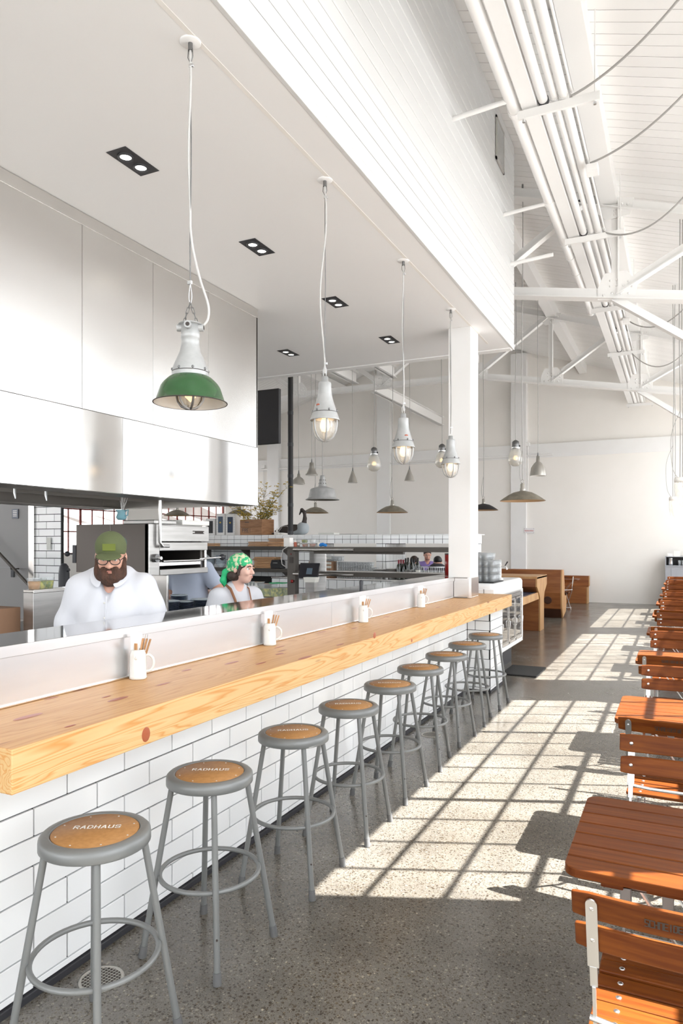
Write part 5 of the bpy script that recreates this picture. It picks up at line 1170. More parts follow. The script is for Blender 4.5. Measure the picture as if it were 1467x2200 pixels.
def caged_head(t, z, s=1.0, big=False):
    """bulkhead pendant; z = height of its rim"""
    prof = [(.0, .262), (.02, .262), (.022, .232), (.036, .228), (.040, .222), (.0405, .185), (.044, .150), (.052, .115), (.064, .078), (.074, .048)]
    MB().lathe([(r*s, z+h*s) for r, h in prof], 32).build('housing', 'enamel_grey', t)
    MB().lathe([(.0745*s, z+.048*s), (.0755*s, z+.045*s)], 32).build('gasket', 'print_black', t)
    MB().lathe([(.0745*s, z+.045*s), (.080*s, z+.03*s), (.088*s, z+.006*s), (.091*s, z-.001*s), (.088*s, z-.004*s), (.078*s, z+.002*s), (.06*s, z+.01*s)], 32).build('collar', 'enamel_grey', t)
    for k in range(6):
        a = k*PI/3+.3; MB().ball((.074*s*math.cos(a), .074*s*math.sin(a), z+.055*s), .006*s, 8, (1, 1, 1.3)).build('bolt', 'dark_iron', t)
    MB().lathe([(.060*s, z+.0*s), (.061*s, z-.03*s), (.058*s, z-.065*s), (.046*s, z-.098*s), (.026*s, z-.113*s), (0, z-.118*s)], 28).build('glass_dome', 'lamp_glass', t)
    MB().lathe([(0, z+.02*s), (.018*s, z+.01*s), (.028*s, z-.02*s), (.030*s, z-.045*s), (.020*s, z-.068*s), (0, z-.074*s)], 16).build('bulb', 'bulb', t)
    MB().lathe([(0, z+.012*s), (.058*s, z+.008*s), (.058*s, z+.002*s)], 20).build('reflector', 'enamel_white', t)
    for k in range(6):
        a = k*PI/3+.1; c, s_ = math.cos(a), math.sin(a); pts = [(r*s*c, r*s*s_, z+h*s) for r, h in ((.077, .002), (.0775, -.03), (.073, -.065), (.060, -.097), (.038, -.118), (.012, -.128), (0, -.129))]
        MB().tube(pts, .0060*s, 8).build('cage_bar', 'enamel_grey', t)
# first lamp: green enamel shade
g1 = thing('pendant_lamp', 'large industrial pendant with a green enamel shade nearest the camera', 'lamp', (-2.05, 2.64, 0)); zt = ZS
canopy(g1, zt); cord(g1, zt-.11, 2.86, .0028, .004, seed=2, name='wire', m='dark_iron')
cord(g1, zt-.04, 3.12, .0055, .008, seed=3, m='cord_white')
def sm(pts, n=6):
    out = []; P = [Vector(pts[0])]+[Vector(p) for p in pts]+[Vector(pts[-1])]
    for i in range(1, len(P)-2):
        for k in range(n):
            u = k/n; a, b_, c, d = P[i-1:i+3]; out.append(.5*((2*b_)+(-a+c)*u+(2*a-5*b_+4*c-d)*u*u+(-a+3*b_-3*c+d)*u**3))
    out.append(P[-1]); return out
rv = Vector((CC, SS, 0))
MB().tube(sm([Vector((0, 0, 3.12)), rv*.012+Vector((0, 0, 3.02)), rv*.045+Vector((0, 0, 2.88)), rv*.083+Vector((0, 0, 2.76)), rv*.082+Vector((0, 0, 2.695)), rv*.062+Vector((0, 0, 2.665))]), .0058, 10).build('cord', 'cord_white', g1)
MB().box(-.014, .008, -.006, .006, 2.855, 2.872).build('wire_clamp', 'galvanised', g1, .002)
MB().tube(sm([(0, 0, 2.86), rv*.007+Vector((0, 0, 2.80)), (0, 0, 2.765), rv*-.007+Vector((0, 0, 2.80)), (0, 0, 2.86)], 4), .0018, 6).build('wire_loop', 'galvanised', g1)
for sd_ in (-1, 1):
    for k in range(4):
        a = Vector((0, 0, 2.772)).lerp(rv*(sd_*.032)+Vector((0, 0, 2.672)), k/4); b_ = Vector((0, 0, 2.772)).lerp(rv*(sd_*.032)+Vector((0, 0, 2.672)), (k+1.15)/4)
        dr = (b_-a).normalized(); n_ = rv if k % 2 else Vector((-SS, CC, 0)); w = n_.cross(dr).cross(dr)*-.0055 if False else n_*.0055
        MB().tube([a+w, b_+w, b_-w, a-w], .0016, 5, closed=True).build('chain_link', 'dark_iron', g1)
z0 = 2.30
MB().lathe([(0, z0+.372), (.035, z0+.372), (.042, z0+.366), (.042, z0+.325), (.0435, z0+.322), (.0435, z0+.30), (.041, z0+.298), (.042, z0+.27), (.05, z0+.235), (.066, z0+.20), (.08, z0+.165), (.084, z0+.145)], 40).build('housing', 'enamel_grey', g1)
for k in range(3):
    a = YAW-PI/2+k*PI*2/3*.75-.1; a = (YAW+PI, YAW-PI/2, YAW)[k]; v = Vector((math.cos(a), math.sin(a), 0)); MB().tube([v*.036+Vector((0, 0, z0+.352)), v*.062+Vector((0, 0, z0+.352))], .017, 18).build('gland', 'enamel_grey', g1); MB().tube([v*.060+Vector((0, 0, z0+.352)), v*.0635+Vector((0, 0, z0+.352))], .0095, 14).build('gland_hole', 'print_black', g1)
MB().lathe([(.044, z0+.374), (.052, z0+.370), (.056, z0+.366), (.03, z0+.366)], 24).build('cap_plate', 'enamel_grey', g1)
MB().lathe([(.0845, z0+.1452), (.0855, z0+.142)], 40).build('gasket', 'print_black', g1); MB().lathe([(.0845, z0+.142), (.086, z0+.12)], 40).build('collar', 'enamel_grey', g1)
for k in range(8): a = k*PI/4; MB().ball((.083*math.cos(a), .083*math.sin(a), z0+.153), .006, 8, (1, 1, 1.2)).build('bolt', 'dark_iron', g1)
shp = [(.086, .124), (.10, .116), (.125, .092), (.137, .074), (.147, .045), (.158, .012), (.170, .003)]
MB().lathe([(r, z0+h) for r, h in shp], 56).build('green_shade', 'enamel_green', g1)
MB().lathe([(r-.003, z0+h-.003) for r, h in shp], 56).build('shade_lining', 'enamel_white', g1)
MB().tube([(.170*math.cos(2*PI*k/56), .170*math.sin(2*PI*k/56), z0+.001) for k in range(56)], .0024, 8, closed=True).build('shade_rim', 'print_black', g1)
MB().lathe([(.05, z0+.09), (.052, z0+.05), (.046, z0+.015), (.03, z0-.006), (0, z0-.012)], 28).build('glass_dome', 'lamp_glass', g1); MB().lathe([(0, z0+.08), (.02, z0+.06), (.026, z0+.03), (0, z0+.005)], 14).build('bulb', 'bulb', g1)
for k in range(6):
    a = k*PI/3+.35; c, s_ = math.cos(a), math.sin(a); MB().tube([(r*c, r*s_, z0+h) for r, h in ((.07, .1), (.068, .05), (.060, .01), (.042, -.014), (.018, -.024), (0, -.025))], .0058, 8).build('cage_bar', 'dark_iron' if k % 2 else 'enamel_grey', g1)
g1.location.z = 0
for i, (y, lab, sw) in enumerate(((4.02, 'second', .03), (5.45, 'third', .01), (6.79, 'fourth', .008))):
    t = thing('pendant_lamp', lab+' counter pendant, grey caged glass lamp'+(' with a swinging loose cord' if i == 0 else (' in the middle' if i == 1 else ' in front of the white column')), 'lamp', (-2.05, y, 0), group='caged pendants over the counter')
    canopy(t, ZS); caged_head(t, 2.44, 1.06); cord(t, ZS-.11, 2.80, .0022, .003, m='dark_iron', name='wire', seed=i); cord(t, ZS-.04, 2.74, .0055, sw, seed=8+i, m='cord_white' if i < 2 else 'cord')
    MB().tube([(.0, 0, 2.80), (.012, 0, 2.76), (.008, 0, 2.71), (-.008, 0, 2.71), (-.012, 0, 2.76), (0, 0, 2.80)], .0016, 5).build('wire_loop', 'galvanised', t); MB().box(-.002, .018, -.005, .005, 2.795, 2.81).build('wire_clamp', 'galvanised', t, .002)
    if i < 2: q = MB().ball((0, 0, 0), .012, 8, (1.4, .25, .8)).build('rust_patch', 'rust_red', t); a = YAW-PI/2+(-.75 if i == 0 else .3); q.location = (.064*math.cos(a), .064*math.sin(a), 2.44+.078*1.06+.006); q.rotation_euler = (0, 0, a+PI/2)
def dome_lamp(px, rim_py, d, lab, D=.60, dark=False):
    p = atd(px, rim_py, d); t = thing('dome_pendant', lab, 'lamp', (p.x, p.y, 0)); z = p.z; R = D/2; zt = roofz(p.x)-.02
    pr = [(.035, .135), (.05, .128), (.12, .112), (.2, .07), (.26, .03), (R, 0)]; pr = [(r*D/.6, h*D/.6) for r, h in pr[:-1]]+[(R, 0)]
    MB().lathe([(r, z+h) for r, h in pr], 40).build('dome_shade', 'tv_black' if dark else 'dome_brown', t); MB().lathe([(r*.985, z+h-.004) for r, h in pr], 40).build('shade_lining', 'dome_inside', t)
    MB().lathe([(0, z+.235), (.015, z+.235), (.03, z+.225), (.03, z+.17), (.036, z+.165), (.036, z+.128)], 18).build('socket_cap', 'pewter', t); MB().tube([(0, 0, z+.23), (.02, 0, z+.25), (.02, 0, z+.27), (0, 0, z+.29), (-.02, 0, z+.27), (-.02, 0, z+.25), (0, 0, z+.23)], .005, 6).build('hook', 'pewter', t)
    cord(t, z+.28, zt, .006, .01, seed=int(px)); MB().tube(sm([(0.0, 0, z+.7), (-.035, 0, z+.5), (-.04, 0, z+.35), (-.01, 0, z+.22)]), .0045, 6).build('loose_cord', 'cord', t)
    MB().tube([(0, 0, zt), (0, 0, zt-.06)], .012, 8).build('ceiling_hook', 'dark_iron', t); return t
dome_lamp(1122, 1076, 9.4, 'wide weathered dome pendant with a warm inside, right of the white column')
dome_lamp(842, 1101, 13.3, 'wide greenish dome pendant between the third lamp and the column')
dome_lamp(677, 1102, 15.8, 'wide greenish dome pendant behind the black flue')
dome_lamp(1038, 1096, 14.5, 'dark blue-grey dome pendant half hidden behind the white column', dark=True)
dome_lamp(380, 1108, 15.3, 'pale dome pendant seen under the hood above the broiler', .58)
dome_lamp(514, 1107, 14.8, 'pale dome pendant seen beside the hood corner above the riveted cases', .58)
def globe_lamp(px, top, bot, d, lab):
    p = atd(px, bot, d); q = atd(px, top, d); H = q.z-p.z; t = thing('globe_pendant', lab, 'lamp', (p.x, p.y, 0)); z = p.z; s = H/.5
    MB().lathe([(0, z+.5*s), (.03*s, z+.49*s), (.065*s, z+.46*s), (.07*s, z+.36*s), (.06*s, z+.35*s)], 20).build('socket_cap', 'dark_iron', t); MB().lathe([(.075*s, z+.36*s), (.075*s, z+.33*s), (.06*s, z+.32*s)], 20).build('collar', 'galvanised', t)
    MB().lathe([(.07*s, z+.33*s), (.11*s, z+.26*s), (.135*s, z+.16*s), (.14*s, z+.11*s), (.12*s, z+.09*s)], 24).build('upper_glass', 'globe_glass', t); MB().lathe([(.142*s, z+.11*s), (.142*s, z+.095*s), (.11*s, z+.04*s), (.06*s, z+.008*s), (0, z)], 24).build('lower_glass', 'globe_glass', t)
    MB().ball((0, 0, z+.16*s), .045*s, 10).build('bulb', 'bulb', t); MB().ball((.07*s, 0, z+.38*s), .02*s, 8).build('side_screw', 'black_trim', t); cord(t, z+.5*s, roofz(p.x)-.02, .006, .012, seed=int(px)); return t
globe_lamp(803, 960, 1013, 14.5, 'glass globe pendant with dark cap between the second and third counter lamps')
globe_lamp(949, 953, 1006, 15, 'glass globe pendant with dark cap just left of the fourth counter lamp')
globe_lamp(1107, 945, 1002, 13.8, 'glass globe pendant with dark cap above the wide dome right of the column')
def cone_lamp(px, top, bot, w, d, lab, kind=0):
    p = atd(px, bot, d); q = atd(px, top, d); H = q.z-p.z; R = w*d/1505/2; t = thing('small_pendant', lab, 'lamp', (p.x, p.y, 0)); z = p.z
    if kind == 0: pr = [(.0, H), (R*.22, H), (R*.30, H*.86), (R*.75, H*.35), (R, 0)]
    elif kind == 1: pr = [(0, H), (R*.2, H), (R*.24, H*.72), (R*.5, H*.62), (R*.85, H*.4), (R, 0)]
    else: pr = [(0, H), (R*.35, H), (R*.42, H*.6), (R*.85, H*.12), (R, H*.1), (R*1.02, 0)]
    MB().lathe([(r, z+h) for r, h in pr], 28).build('shade', 'pewter', t); MB().lathe([(r*.95, z+h-.004) for r, h in pr[2:]], 28).build('shade_lining', 'enamel_white', t); MB().tube([(0, 0, z+H-.01), (0, 0, z+H+.07)], [.018, .008], 8).build('socket', 'dark_iron', t)
    cord(t, z+H+.06, roofz(p.x)-.02, .005, .01, seed=int(px)); return t
cone_lamp(757, 1012, 1037, 21, 14.5, 'small pewter cone pendant hanging alone right of the white enamel lamp'); cone_lamp(879, 1009, 1033, 22, 14.5, 'small pewter cone pendant just behind the third counter lamp')
cone_lamp(669, 994, 1021, 26, 14, 'small flared glass pendant above the white enamel lamp, right of the flue', 2); cone_lamp(1155, 980, 1022, 34, 13.6, 'silver bowl pendant right of the wide dome, against the back wall', 1); cone_lamp(641, 1018, 1040, 28, 14, 'silver bowl pendant half hidden behind the black flue', 1)
p = atd(692, 1074, 10.3); t = thing('enamel_pendant', 'flat white enamel pendant with perforated neck below the second counter lamp', 'lamp', (p.x, p.y, 0)); z = p.z
MB().lathe([(0, z+.36), (.03, z+.36), (.035, z+.33), (.06, z+.2), (.062, z+.195)], 28).build('perforated_neck', 'enamel_grey', t)
for k in range(8):
    for zz, rr in ((.24, .0525), (.29, .0435)): a = k*PI/4; MB().ball((rr*math.cos(a), rr*math.sin(a), z+zz), .007, 6).build('vent_hole', 'print_black', t)
MB().lathe([(.062, z+.197), (.1, z+.185), (.165, z+.165), (.18, z+.15), (.205, z+.04), (.21, z+.03), (.25, z+.006), (.252, z)], 44).build('enamel_shade', 'enamel_grey', t); MB().lathe([(.25, z-.001), (.205, z+.028), (.175, z+.145), (0, z+.15)], 44).build('shade_lining', 'pewter', t)
cord(t, z+.36, roofz(p.x)-.02, .006, .008, seed=4)
for i, (px, top, bot, w, d, lab) in enumerate(((1402, 1074, 1112, 15, 11.5, 'smaller lit clear jar lamp hanging lower at the right edge'), (1460, 1034, 1090, 22, 9.0, 'larger lit clear jar lamp hanging at the right edge'))):
    px = (1445, 1460)[i]; p = atd(px, bot, d); q = atd(px, top, d); H = q.z-p.z; R = w*d/1505/2; t = thing('jar_lamp', lab, 'lamp', (p.x, p.y, 0)); z = p.z
    MB().lathe([(0, z+H+.05), (R*.9, z+H+.05), (R*1.05, z+H+.03), (R*1.05, z+H-.01), (R*.8, z+H-.01)], 22).build('lid', 'enamel_white', t); MB().lathe([(R, z+H-.01), (R, z+H*.45), (R*.8, z+H*.3), (R*.75, z+H*.1), (R*.5, z+.004), (0, z)], 22).build('jar', 'lamp_glass', t); MB().ball((0, 0, z+H*.75), R*.45, 10, (1, 1, 1.4)).build('bulb', 'bulb', t)
    for k in range(2): cord(t, z+H+.04, roofz(p.x)-.02, .006, .01, seed=i*3+k, ox=k*.03, m='cord')
    MB().tube(sm([(0, 0, z+H+.9), (-.1, 0, z+H+.6), (-.09, 0, z+H+.2), (-.03, 0, z+H+.05)]), .004, 6).build('loose_cord', 'cord', t)
# ============================================================ MUGS WITH CUTLERY
def mug(px, py, lab, seed):
    q = atz(px, py, 1.05); t = thing('cutlery_mug', lab, 'mug', (q.x, q.y, 1.05), group='white stoneware mugs on the counter')
    MB().lathe([(0, 0), (.034, 0), (.038, .003), (.038, .012), (.0365, .014), (.0365, .10), (.035, .112), (.031, .122), (.0305, .130), (.028, .130), (.029, .12), (.033, .10), (.033, .012), (0, .01)], 32).build('mug_body', 'ceramic', t)
    v = Vector((math.cos(YAW+.15), math.sin(YAW+.15), 0)); MB().tube(sm([v*.034+Vector((0, 0, .104)), v*.05+Vector((0, 0, .103)), v*.0655+Vector((0, 0, .085)), v*.0655+Vector((0, 0, .055)), v*.052+Vector((0, 0, .036)), v*.034+Vector((0, 0, .033))]), .0062, 10).build('handle', 'ceramic', t)
    f = Vector((SS, -CC, 0)); MB().ball(f*.0355+Vector((0, 0, .095)), .008, 10, (1, .5, 1)).build('embossed_crest', 'ceramic', t)
    R = random.Random(seed); r_ = Vector((CC, SS, 0)); a0 = Vector((0, 0, .012))
    def place(name, lab_, cat, mb, m, tip, base=(0, 0)):
        d = (Vector((tip[0]*r_.x, tip[0]*r_.y, tip[1]))).normalized(); o = mb.build(name, m); b_ = Vector((q.x, q.y, 1.063))+r_*base[0]+f*base[1]; o.matrix_world = Matrix.Translation(b_) @ d.to_track_quat('Z', 'Y').to_matrix().to_4x4(); o.rotation_mode = 'QUATERNION'; tag(o, lab_, cat, name.replace('_', ' ')+'s in the counter mugs'); return o
    for k in range(4): place('table_knife', f'{ordn[k]} wooden-handled knife in the {lab.split(" ")[0]} cutlery mug', 'knife', MB().box(-.006, .006, -.0035, .0035, .07, .168), 'light_wood', (.16+.06*k, .9), (-.005+.004*k, .006-.006*k)) if k < 3 else place('table_knife', f'short wooden-handled knife in the {lab.split(" ")[0]} cutlery mug', 'knife', MB().box(-.0065, .0065, -.003, .003, .06, .145), 'light_wood', (0.0, .9), (-.004, .020))
    for k in range(2): place('steel_fork', f'{ordn[k]} steel fork handle in the {lab.split(" ")[0]} cutlery mug', 'fork', MB().box(-.005, .005, -.0015, .0015, .04, .185), 'galvanised', (.14+.05*k, .92), (.002, -.006))
    nb = MB(); 
    pts = [(-.024, .10), (-.029, .13), (-.028, .196), (.0, .205), (.018, .203), (.022, .195), (.010, .15), (.006, .11)]
    nb.prism(pts, -.012, -.009); nb.prism([(x*.92-.001, z-.004) for x, z in pts], -.006, -.003); nb.prism([(-.028, .11), (-.032, .197), (-.025, .20), (-.018, .115)], -.01, .004)
    o = nb.build('paper_napkin', 'napkin', None, .001); o.location = (q.x, q.y, 1.05); o.rotation_euler = (0, 0, YAW); tag(o, f'folded white paper napkin in the {lab.split(" ")[0]} cutlery mug', 'napkin', 'napkins in the counter mugs')
mug(296, 1458, 'nearest white stoneware mug holding napkins and cutlery, near the chef', 1); mug(579, 1386, 'second white stoneware mug holding napkins and cutlery, near the woman', 2); mug(780, 1337, 'third white stoneware mug holding napkins and cutlery, mid counter', 3); mug(904, 1305, 'farthest white stoneware mug holding napkins and cutlery, near the column', 4)
# outside backdrop: yard, low hill and a pale shed beyond the left windows
hl = MB(); R2 = random.Random(3); N = 30
for k in range(N): y0 = -40+k*4; h0 = 6+2.0*math.sin(k*.5)+R2.uniform(-.5, .5); h1 = 6+2.0*math.sin((k+1)*.5); hl.prism([(-70, -.16), (-40, -.16), (-44, h0*.55), (-52, h0)], y0, y0+4.05)
tag(hl.build('dry_hill', 'hill'), 'pale dry hillside beyond the red windows', 'hill')
MB().box(-30, -26, 14, 34, -.16, 2.6).build('storage_shed', 'window_white'); tag(bpy.data.objects['storage_shed'], 'low white shed outside the red windows', 'shed')
# ============================================================ PEOPLE  (local frame: facing -y, z up, origin on the floor)
def hand(s, w, d, palm_n, curl=.5, side=1):
    """five separate bent fingers from wrist w along d"""
    w = Vector(w); d = Vector(d).normalized(); n = Vector(palm_n).normalized(); r = d.cross(n).normalized()*side
    s.cap(w, w+d*.05, .027, .030, .02); s.cap(w+d*.03-r*.02, w+d*.075-r*.024, .02, .018, .02); s.cap(w+d*.03+r*.02, w+d*.075+r*.024, .02, .018, .02)
    for k, L_ in enumerate((.068, .078, .073, .058)):
        o = r*(-.03+.02*k); a = w+d*.08+o; q = a+(d*math.cos(curl*.6)+n*math.sin(curl*.6))*L_*.5; e = q+(d*math.cos(curl*1.6)+n*math.sin(curl*1.6))*L_*.5; s.cap(a, q, .0095, .009, .004); s.cap(q, e, .009, .0075, .004)
    a = w+d*.03-r*.03; q = a+(d*.7-r*.7)*.035+n*.01; s.cap(a, q, .012, .0105, .006); s.cap(q, q+(d*.95-r*.2+n*.3).normalized()*.032, .0105, .009, .004)
def rotz(a): return Matrix.Rotation(a, 3, 'Z')
def head_parts(t, c, yaw, pitch, skin='skin', s=1.0, body=None):
    """adds the head to the body SDF around centre c; returns a frame function"""
    R = Matrix.Rotation(yaw, 3, 'Z') @ Matrix.Rotation(pitch, 3, 'X'); c = Vector(c)
    def f(x, y, z): return c+R @ (Vector((x, y, z))*s)
    body.ell(c+R @ Vector((0, .012, .035))*s, (.076*s, .096*s, .088*s), .03, R); body.ell(f(0, -.03, -.035), (.060*s, .062*s, .072*s), .035, R); body.ell(f(0, -.055, -.085), (.032*s, .03*s, .026*s), .03, R)
    body.cap(f(0, -.092, .012), f(0, -.112, -.026), .009*s, .014*s, .012); body.ell(f(.013, -.102, -.030), (.009*s, .010*s, .008*s), .006, R); body.ell(f(-.013, -.102, -.030), (.009*s, .010*s, .008*s), .006, R)
    body.cap(f(-.035, -.086, .026), f(.035, -.086, .026), .010*s, .010*s, .012)
    for sx in (-1, 1):
        body.cut_ell(f(sx*.031, -.098, .008), (.017*s, .014*s, .010*s), .012); body.ell(f(sx*.04, -.072, -.028), (.02*s, .02*s, .018*s), .02, R)
        body.ell(f(sx*.078, .012, -.004), (.010*s, .018*s, .030*s), .006, R)
    body.cap(f(-.016, -.094, -.056), f(.016, -.094, -.056), .007*s, .007*s, .008); body.cap(f(-.013, -.093, -.066), f(.013, -.093, -.066), .008*s, .008*s, .006)
    return f, R
def face(t, f, R, s=1.0, brows='hair', lips='lips'):
    for sx in (-1, 1):
        MB().ball(f(sx*.031, -.078, .008), .0125*s, 12).build('eye', 'eye_white', t); MB().ball(f(sx*.031, -.0865, .007), .0058*s, 10).build('iris', 'hair', t)
        MB().tube([f(sx*.030-.016, -.094, .012), f(sx*.030, -.0955, .0165), f(sx*.030+.016, -.094, .011)], .0028*s, 6).build('eyelid', 'skin', t)
        MB().tube([f(sx*.014, -.099, .026), f(sx*.032, -.098, .033), f(sx*.050, -.088, .026)], .0042*s, 7).build('eyebrow', brows, t)
    MB().tube([f(-.022, -.092, -.060), f(-.008, -.102, -.056), f(.008, -.102, -.056), f(.022, -.092, -.060)], [.002*s, .0042*s, .0042*s, .002*s], 7).build('upper_lip', lips, t); MB().tube([f(-.02, -.092, -.062), f(0, -.101, -.067), f(.02, -.092, -.062)], [.002*s, .005*s, .002*s], 7).build('lower_lip', lips, t)
def legs(b, hipz=.92, w=.1, r=.095):
    for sx in (-1, 1): b.chain([Vector((sx*w, 0, hipz)), Vector((sx*w*1.05, -.02, .50)), Vector((sx*w*1.05, .02, .09))], [r, r*.62, r*.42], .03); b.cap((sx*w*1.05, .03, .045), (sx*w*1.15, -.16, .035), .042, .034, .03)
# ---- the chef -----------------------------------------------------------
pc = atd(240, 1166, 3.92); chef = thing('person', 'bearded man in green cap, black glasses and white short-sleeved shirt, looking down behind the ledge', 'person', (pc.x, pc.y, 0), YAW+.12)
B = SDF(); hc = (.008, -.07, 1.572); f, R = head_parts(chef, hc, .10, .24, body=B, s=.97)
B.cap((0, .0, 1.41), (0, -.045, 1.52), .066, .062, .04); B.ell((0, .02, 1.28), (.17, .115, .19), .05); B.ell((0, -.01, 1.05), (.16, .14, .2), .08)
RS, LS = Vector((-.172, .0, 1.395)), Vector((.172, .0, 1.395)); RE, LE = Vector((-.24, .02, 1.12)), Vector((.24, -.0, 1.12)); RW, LW_ = Vector((-.25, -.14, .92)), Vector((.20, -.22, .98))
B.chain([RS, RE, RW], [.072, .052, .032], .03).chain([LS, LE, LW_], [.072, .052, .032], .03); hand(B, RW, (.1, -.7, -.5), (0.3, 0, -1), .5, 1); hand(B, LW_, (-.5, -.7, -.2), (0, 0, -1), .5, -1); legs(B)
B.build('body', 'skin', chef, .0085); face(chef, f, R, .97, 'beard')
def wrinkles(X, Y, Z): return .0075*np.sin(20*X+9*Z+2.5*np.sin(11*Z+4*X))*np.clip((1.45-Z)*3, 0.2, 1)+.003*np.sin(41*X-17*Z+3*np.sin(7*X))
s = SDF(); s.ell((0, .01, 1.33), (.20, .145, .15), .06).ell((0, -.025, 1.13), (.20, .175, .24), .08).cap((-.155, .01, 1.40), (.155, .01, 1.40), .075, .075, .05).cap((-.06, .025, 1.455), (.06, .025, 1.455), .062, .062, .07).ell((0, -.0, .92), (.195, .17, .13), .06)
s.cap(RS+Vector((.0, 0, .0)), Vector((-.238, .02, 1.185)), .076, .083, .04).cap(LS, Vector((.238, 0, 1.185)), .076, .083, .04)
s.cut_ell((0, -.13, 1.50), (.05, .13, .13), .012).cut_ell((0, -.17, 1.42), (.028, .07, .09), .01); s.cut_half((0, 0, -1), -.84)
s.cut_ell((-.25, .02, 1.085), (.066, .075, .05), .004).cut_ell((.25, .0, 1.085), (.066, .075, .05), .004)
sh = s.build('shirt', 'shirt_white', chef, .009, wrinkles)
for sx in (-1, 1):
    c_ = MB(); c_.add([(sx*.048, -.07, 1.520), (sx*.098, -.02, 1.525), (sx*.118, -.085, 1.455), (sx*.055, -.150, 1.395), (sx*.022, -.150, 1.42)], [(0, 1, 2, 3, 4)]); o = c_.build('collar', 'shirt_white', sh); q = o.modifiers.new('s', 'SOLIDIFY'); q.thickness = .009; o.modifiers.new('u', 'SUBSURF').levels = 2
MB().box(.065, .14, -.205, -.192, 1.14, 1.23).build('chest_pocket', 'shirt_white', sh, .004)
for z in (1.33, 1.25, 1.16, 1.07): MB().ball((.0, -.2, z), .006, 8, (1, .5, 1)).build('button', 'ceramic', sh)
MB().tube([(0.004, -.172, 1.36), (.004, -.197, 1.26), (.004, -.202, 1.14), (.004, -.198, 1.0)], .0035, 6).build('placket_edge', 'shirt_white', sh)
MB().box(-.02, .03, -.102, -.098, 1.355, 1.375).build('neck_tattoo', 'rust_red', chef) if False else None
s = SDF(); s.ell(f(0, -.045, -.085), (.064, .062, .052), .03, R).ell(f(0, -.052, -.118), (.050, .048, .038), .03, R).cap(f(-.072, -.012, -.01), f(-.060, -.045, -.085), .014, .028, .03).cap(f(.072, -.012, -.01), f(.060, -.045, -.085), .014, .028, .03).cap(f(-.03, -.092, -.043), f(.03, -.092, -.043), .009, .009, .012).cap(f(-.035, -.088, -.048), f(-.03, -.085, -.09), .011, .02, .02).cap(f(.035, -.088, -.048), f(.03, -.085, -.09), .011, .02, .02)
s.cut_ell(f(0, -.128, -.061), (.024, .034, .0115), .004)
s.build('beard', 'beard', chef, .006, lambda X, Y, Z: .0022*np.sin(130*X+40*Y)*np.sin(75*Z+60*X))
s = SDF(); s.ell(f(0, .012, .062), (.080, .098, .080), .01, R).cap(f(0, .01, .055), f(0, .01, .04), .076, .077, .02); s.cut_ell(f(0, -.03, -.055), (.13, .14, .084), .004)
cp = s.build('cap', 'cap_green', chef, .006)
s = SDF(); s.ell(f(.0, -.115, .034), (.068, .056, .007), .006, R @ Matrix.Rotation(.14, 3, 'X')); s.build('cap_brim', 'cap_green', cp, .0045)
pts = [f(x, -.088-.016*(1-(x/.04)**2), z) for x, z in ((-.034, .052), (.034, .052), (.034, .092), (-.034, .092))]
pm_ = MB(); pm_.prism([(-.034, -.019), (.034, -.019), (.034, .019), (-.034, .019)], -.003, .003); o = pm_.build('cap_patch', 'patch_green', cp, .002); o.matrix_local = Matrix.Translation(f(0, -.0875, .078)) @ (R @ Matrix.Rotation(-.14, 3, 'X')).to_4x4()
for sx in (-1, 1): MB().ball(f(sx*.044, .045, .07), .042, 12, (1.0, 1.1, 1)).build('cap_mesh_panel', 'cap_mesh', cp)
MB().ball(f(0, .012, .144), .007, 8, (1, 1, .5)).build('cap_button', 'cap_green', cp)
gs_ = thing('g', '', '') if False else None
for sx in (-1, 1):
    rr = [f(sx*.033+.027*math.cos(a)*(1.0), -.108, .003+.020*math.sin(a)) for a in [2*PI*k/20 for k in range(20)]]; MB().tube(rr, .0026, 6, closed=True).build('glasses_rim', 'print_black', chef)
    MB().tube([f(sx*.060, -.105, .008), f(sx*.077, -.05, .01), f(sx*.080, .01, .012)], .0022, 6).build('glasses_arm', 'print_black', chef)
MB().tube([f(-.008, -.110, .006), f(.008, -.110, .006)], .0026, 6).build('glasses_bridge', 'print_black', chef)
s = SDF(); [s.chain([Vector((sx*.1, 0, .95)), Vector((sx*.105, -.02, .50)), Vector((sx*.105, .02, .12))], [.13, .095, .075], .04) for sx in (-1, 1)]; s.ell((0, 0, .92), (.2, .16, .12), .05); s.build('trousers', 'denim', chef, .015)
# ---- the woman in the green bandana -------------------------------------
pw = atd(508, 1166, 5.75); wm = thing('person', 'woman in a green patterned bandana, white shirt and leather apron strap, turned to the right', 'person', (pw.x, pw.y, -.0), YAW+.62)
B = SDF(); f, R = head_parts(wm, (.015, -.055, 1.435), .55, .05, body=B, s=.98, skin='skin_pale')
B.cap((0, .01, 1.25), (.008, -.03, 1.38), .05, .05, .03).ell((0, .01, 1.12), (.165, .105, .17), .05).ell((0, 0, .95), (.15, .115, .16), .06)
RS, LS = Vector((-.165, .01, 1.205)), Vector((.165, .01, 1.205)); RE, LE = Vector((-.22, .02, .96)), Vector((.21, -.06, .97)); RW, LW_ = Vector((-.17, -.18, .93)), Vector((.10, -.26, .96))
B.chain([RS, RE, RW], [.055, .042, .027], .03).chain([LS, LE, LW_], [.055, .042, .027], .03); hand(B, RW, (.4, -.9, 0), (0, 0, -1), .5, 1); hand(B, LW_, (-.4, -.9, 0), (0, 0, -1), .5, -1); legs(B, .86, .09, .085)
B.build('body', 'skin_pale', wm, .008); face(wm, f, R, .98)
